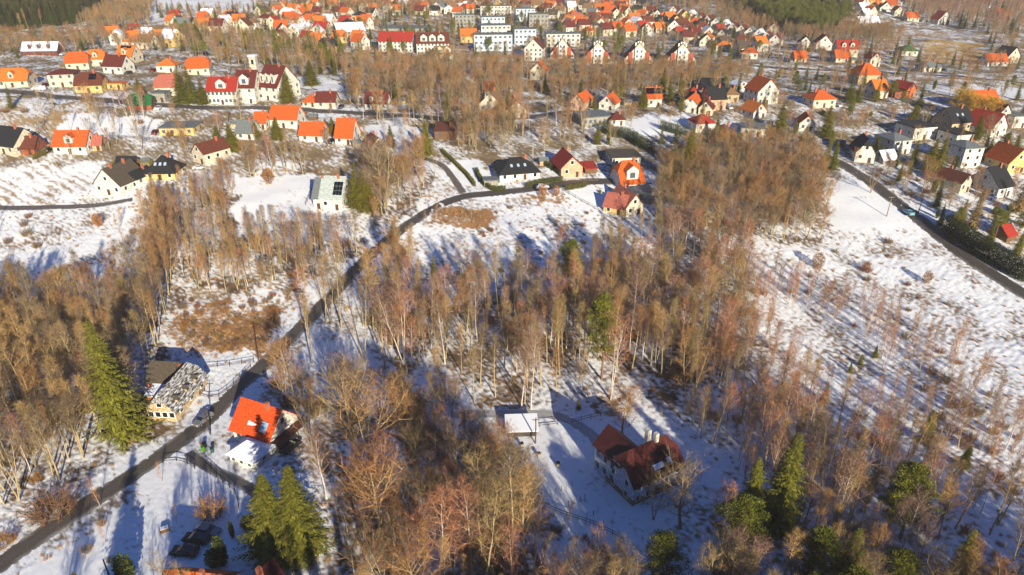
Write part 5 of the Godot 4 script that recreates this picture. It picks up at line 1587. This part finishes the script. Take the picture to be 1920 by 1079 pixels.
func hedge(label: String, p: Array, w: float, h: float, col: Color, dens := 240.0) -> void:
	var pts := smooth_line(p, 0.9)
	var t := thing("hedge", label, "hedge", pts[0])
	var mb := MB.new()
	var core := MB.new()
	for k in pts.size() - 1:
		var a: Vector3 = pts[k] - pts[0]
		var b: Vector3 = pts[k + 1] - pts[0]
		a.y = terr(pts[k].x, -pts[k].z) - pts[0].y
		b.y = terr(pts[k + 1].x, -pts[k + 1].z) - pts[0].y
		var s := (b - a).cross(Vector3.UP).normalized()
		core.tube([a - Vector3(0, 0.2, 0), a + Vector3(0, h * 0.7, 0)], [0.06, 0.03], 4, Color(0.12, 0.08, 0.05))
		var hh := h * (1.0 + 0.12 * n_fine.get_noise_2d(pts[k].x * 2.0, pts[k].z * 2.0))
		for i in int(dens):
			var q := a.lerp(b, rng.randf()) + s * rng.randf_range(-0.5, 0.5) * w + Vector3(0, rng.randf() * hh, 0)
			var d := (rand_dir() + Vector3(0, 0.6, 0)).normalized()
			mb.spray(q, d * rng.randf_range(0.22, 0.42), 0.2, rand_dir(), col * rng.randf_range(0.6, 1.35))
	part("stems", core.commit(), vcol_mat(), t)
	part("foliage", mb.commit(), vcol_mat(), t)

func pole(label: String, p: Vector3, h: float, col: Color, arm := true) -> void:
	var t := thing("utility_pole", label, "pole", p)
	var m := MB.new()
	m.tube([Vector3(0, -0.3, 0), Vector3(0, h, 0)], [0.16, 0.11], 8, Color.WHITE)
	part("shaft", m.commit(), mat(col, 0.9), t)
	if arm:
		boxpart("crossarm", Vector3(0, h - 0.5, 0), Vector3(1.7, 0.12, 0.12), mat(col, 0.9), t)
		for x in [-0.75, 0.0, 0.75]: boxpart("insulator", Vector3(x, h - 0.34, 0), Vector3(0.08, 0.2, 0.08), mat(Color(0.75, 0.75, 0.72), 0.4), t)

func small_things() -> void:
	rng.seed = 91
	car("parked_car", "large black car parked on the snow beside two other cars", "car", [347, 1040], [300, 1036], Color(0.10, 0.105, 0.12), "estate")
	car("parked_car", "dark green-black hatchback parked in the middle of three cars", "car", [369, 1016], [330, 1010], Color(0.10, 0.125, 0.13))
	car("parked_car", "light grey hatchback parked beside the round brown shrub", "car", [391, 1001], [430, 1010], Color(0.45, 0.46, 0.48))
	car("car", "silver-grey car driving on the road past the old farmhouse", "car", [381, 792], [330, 832], Color(0.40, 0.40, 0.41), "estate")
	car("parked_car", "dark car parked beside the carport of the orange-roofed house", "car", [546, 843], [568, 826], Color(0.07, 0.075, 0.085))
	car("parked_van", "white delivery van parked beside the orange half-hipped house", "van", [73, 170], [40, 168], Color(0.88, 0.88, 0.88), "van")
	car("parked_car", "white car parked on the lane between rust-leaved saplings", "car", [1017, 354], [1040, 352], Color(0.85, 0.85, 0.85))
	car("car", "pale blue car on the straight road past the snowy field", "car", [1702, 402], [1680, 384], Color(0.45, 0.62, 0.68))
	car("parked_car", "silver car parked behind the cream house with steep red-brown roof", "car", [374, 318], [400, 316], Color(0.7, 0.7, 0.72))
	car("parked_car", "dark car parked beside the cream house near the white van", "car", [56, 152], [40, 148], Color(0.1, 0.13, 0.2))
	# bins by the driveway
	for b in [[381, 845, Color(0.30, 0.62, 0.05), "bright green waste bin at the driveway mouth"], [398, 848, Color(0.05, 0.28, 0.28), "teal waste bin at the driveway mouth"], [384, 838, Color(0.04, 0.04, 0.045), "black waste bin at the driveway mouth"]]:
		var t := thing("waste_bin", b[3], "bin", gp(b[0], b[1]), 0.4)
		var m := MB.new()
		m.slab([Vector3(-0.33, 1.0, -0.36), Vector3(0.33, 1.0, -0.36), Vector3(0.33, 1.0, 0.36), Vector3(-0.33, 1.0, 0.36)], 1.0, Color.WHITE)
		part("body", m.commit(), mat(b[2], 0.5), t)
		boxpart("lid", Vector3(0, 1.05, 0.02), Vector3(0.74, 0.1, 0.82), mat(b[2] * 0.8, 0.5), t)
		for s in [-1, 1]: boxpart("wheel", Vector3(s * 0.36, 0.1, -0.3), Vector3(0.06, 0.22, 0.22), mat(Color(0.04, 0.04, 0.04)), t)
	# beehives in the villa garden
	for b in [[978, 838], [1010, 857], [1046, 875]]:
		var t := thing("beehive", "small pale beehive with dark cap standing in the snowy villa garden", "beehive", gp(b[0], b[1]), 0.3, "beehives in the villa garden")
		boxpart("body", Vector3(0, 0.55, 0), Vector3(0.62, 0.7, 0.62), mat(Color(0.62, 0.58, 0.48), 0.9), t)
		boxpart("lid", Vector3(0, 0.98, 0), Vector3(0.76, 0.16, 0.76), mat(Color(0.1, 0.1, 0.11), 0.8), t)
		for s in [-1, 1]: boxpart("stand", Vector3(s * 0.24, 0.1, 0), Vector3(0.08, 0.24, 0.6), mat(Color(0.2, 0.15, 0.1)), t)
	# staked saplings
	for b in [[1042, 925], [1053, 922], [1062, 918], [1073, 914], [1066, 950], [1077, 946], [1087, 942], [1096, 938], [1101, 972], [1112, 968], [1121, 963], [1098, 984], [1114, 986], [1131, 988], [1147, 990]]:
		var t := thing("staked_sapling", "thin dark fruit sapling tied to a stake in rows on the villa lawn", "sapling", gp(b[0], b[1]), rng.randf() * 3.0, "staked saplings on the villa lawn")
		boxpart("stake", Vector3(0.1, 0.6, 0), Vector3(0.06, 1.4, 0.06), mat(Color(0.16, 0.11, 0.08)), t)
		var m := MB.new()
		m.tube([Vector3(0, -0.1, 0), Vector3(0.02, 1.5, 0.03)], [0.03, 0.012], 4, Color(0.12, 0.09, 0.07))
		for k in 14: m.blade(Vector3(0, rng.randf_range(0.7, 1.5), 0), (rand_dir() + Vector3(0, 0.8, 0)).normalized() * 0.5, 0.025, rand_dir(), Color(0.12, 0.085, 0.06))
		part("stem", m.commit(), vcol_mat(), t)
	# wooden crate on the garden snow and a covered box
	var cr := thing("planter_box", "small wooden planter with snow on it under the bare garden tree", "planter", gp(309, 996), 0.5)
	boxpart("frame", Vector3(0, 0.3, 0), Vector3(1.5, 0.8, 1.0), mat(Color(0.40, 0.28, 0.18), 0.9), cr)
	boxpart("snow_cap", Vector3(0, 0.74, 0), Vector3(1.3, 0.12, 0.8), mat(Color(0.9, 0.91, 0.94), 0.9), cr)
	pole("reddish wooden pole in front of the dark boarded shed", gp(1004, 832), tall(gp(1004, 832), 784), Color(0.36, 0.20, 0.13))
	pole("thin dark pole standing in the snowy garden above the orange ridge", gp(206, 1085), tall(gp(206, 1085), 1050), Color(0.15, 0.12, 0.1), false)
	pole("wooden pole on the snowy field edge of the straight road", gp(1663, 406), tall(gp(1663, 406), 368), Color(0.5, 0.42, 0.34))
	pole("pale pole behind the wide white bungalow", gp(999, 298), tall(gp(999, 298), 268), Color(0.7, 0.68, 0.66))
	pole("wooden pole beside the winding road below the dry grass clearing", gp(485, 680), tall(gp(485, 680), 628), Color(0.3, 0.22, 0.16))
	pole("wooden pole at the driveway mouth of the orange-roofed house", gp(394, 815), tall(gp(394, 815), 762), Color(0.22, 0.17, 0.13))
	pole("slim pole between the snowy lawn and the three-storey white house", gp(1863, 335), tall(gp(1863, 335), 312), Color(0.3, 0.26, 0.22))
	pole("slim dark pole in the garden strip beside the straight road", gp(1723, 398), tall(gp(1723, 398), 376), Color(0.22, 0.19, 0.16))
	# fences
	var dark := Color(0.13, 0.10, 0.08)
	fence("dark post fence along the hedge side of the villa garden", [[944, 800], [962, 850], [985, 900], [1012, 945], [1060, 968], [1110, 985], [1170, 1015]], 1.2, 2.2, dark)
	fence("dark post fence behind the villa track", [[1072, 794], [1105, 786], [1150, 777], [1180, 772]], 1.2, 2.2, dark)
	fence("short dark fence beside the dark boarded shed", [[1012, 801], [1030, 799], [1046, 797]], 1.2, 2.0, dark)
	fence("dark fence around the old farmhouse yard", [[384, 735], [372, 742], [405, 748], [440, 722], [470, 690]], 1.2, 2.2, Color(0.3, 0.22, 0.16))
	fence("wire fence with thin posts above the old farmhouse yard", [[385, 692], [430, 688], [476, 680]], 1.3, 2.6, Color(0.25, 0.2, 0.16))
	fence("dark fence beside the driveway of the orange-roofed house", [[385, 875], [412, 900], [440, 925], [448, 955]], 1.3, 2.2, dark)
	fence("thin dark fence in the garden above the road bend", [[305, 868], [340, 866], [365, 880]], 1.2, 2.2, dark)
	fence("long grey picket fence beside the yellow flat-roofed bungalow", [[190, 258], [240, 260], [310, 264]], 1.3, 3.0, Color(0.35, 0.3, 0.25), 3)
	fence("long wire fence on the snowy field below the dusty pink bungalow", [[1055, 358], [1090, 378], [1125, 398], [1150, 415]], 1.2, 3.0, Color(0.3, 0.25, 0.2))
	fence("pale fence along the property of the peach house", [[1000, 345], [1050, 341], [1120, 340]], 1.3, 3.0, Color(0.42, 0.36, 0.3), 3)
	fence("white low wall fence in front of the brown timber gable", [[122, 373], [180, 372], [232, 370]], 0.9, 2.0, Color(0.85, 0.84, 0.82), 3)
	# hedges
	hedge("long dark evergreen hedge beside the straight road", [[1772, 432], [1800, 455], [1840, 482], [1880, 505], [1925, 530]], 4.0, 6.0, Color(0.034, 0.042, 0.018), 900.0)
	hedge("clipped green hedge around the wide white bungalow", [[893, 322], [905, 345], [925, 358], [948, 357]], 1.2, 1.8, Color(0.085, 0.09, 0.025))
	hedge("clipped green hedge along the lane before the peach house", [[985, 352], [1020, 345], [1055, 340]], 1.2, 1.9, Color(0.085, 0.09, 0.025))
	hedge("short clipped hedge beside the white lawn on the lane", [[1060, 357], [1080, 354], [1100, 350]], 1.2, 1.8, Color(0.12, 0.11, 0.03))
	hedge("clipped hedge between the dark bungalow and the peach house", [[1010, 305], [1035, 318], [1055, 332]], 1.2, 1.9, Color(0.08, 0.085, 0.025))
	hedge("tall dark evergreen hedge below the snowy lawn", [[1128, 246], [1150, 256], [1180, 262], [1200, 276], [1225, 286]], 3.0, 4.5, Color(0.05, 0.062, 0.02), 420.0)
	hedge("low dark evergreen hedge below the red hipped roof", [[1238, 242], [1262, 250], [1290, 256]], 2.4, 4.0, Color(0.055, 0.065, 0.02), 360.0)
	hedge("clipped olive hedge beside the white dormer house", [[62, 300], [80, 292], [95, 282]], 1.4, 1.8, Color(0.13, 0.11, 0.03))
	hedge("clipped green hedge behind the timber pavilion", [[208, 314], [240, 312], [290, 312]], 1.4, 2.2, Color(0.14, 0.13, 0.025))
	hedge("clipped green hedge along the snowy garden of the lane bend", [[828, 285], [850, 305], [875, 330], [890, 350]], 1.1, 1.5, Color(0.11, 0.10, 0.03))
	# dry grass tufts
	tufts()

func tufts() -> void:
	var mb := MB.new()
	for k in 60:
		var a := rng.randf() * TAU
		var r := sqrt(rng.randf()) * 0.35
		mb.blade(Vector3(cos(a) * r, -0.05, sin(a) * r), (rand_dir() * 0.55 + Vector3(0, 1, 0)).normalized() * rng.randf_range(0.35, 0.9), 0.045, rand_dir(), Color(0.40, 0.235, 0.105) * rng.randf_range(0.7, 1.3))
	var mesh := mb.commit()
	var xf := []
	var j := 0
	while j < ZH:
		var d := ZD0 + j * ZC
		if d > 420.0: break
		for i in ZW:
			var z := zone[j * ZW + i]
			var x := ZX0 + i * ZC
			if absf(x) > 95.0 + d * 0.8: continue
			var chance := 0.0
			if z == 3: chance = 1.0
			elif z == 0: chance = 0.22
			elif z == 9: chance = 0.10
			elif z == 2: chance = 0.16
			if chance == 0.0 or rng.randf() > chance * (0.6 + 0.9 * n_mid.get_noise_2d(x, d)): continue
			var qx := x + rng.randf() * ZC
			var qd := d + rng.randf() * ZC
			var s := rng.randf_range(0.6, 1.5)
			xf.append(Transform3D(Basis(Vector3.UP, rng.randf() * TAU) * Basis.from_scale(Vector3(s, s * rng.randf_range(0.6, 1.2), s)), Vector3(qx, terr(qx, qd) + 0.02, -qd)))
		j += 1
	var mm := MultiMesh.new()
	mm.transform_format = MultiMesh.TRANSFORM_3D
	mm.mesh = mesh
	mm.instance_count = xf.size()
	for k in xf.size(): mm.set_instance_transform(k, xf[k])
	var o := MultiMeshInstance3D.new()
	o.name = "dry_grass"
	o.multimesh = mm
	o.material_override = vcol_mat()
	add_child(o)
	tag(o, "brown dry grass standing through the snow", "grass", "", "stuff")
	print("tufts ", xf.size())
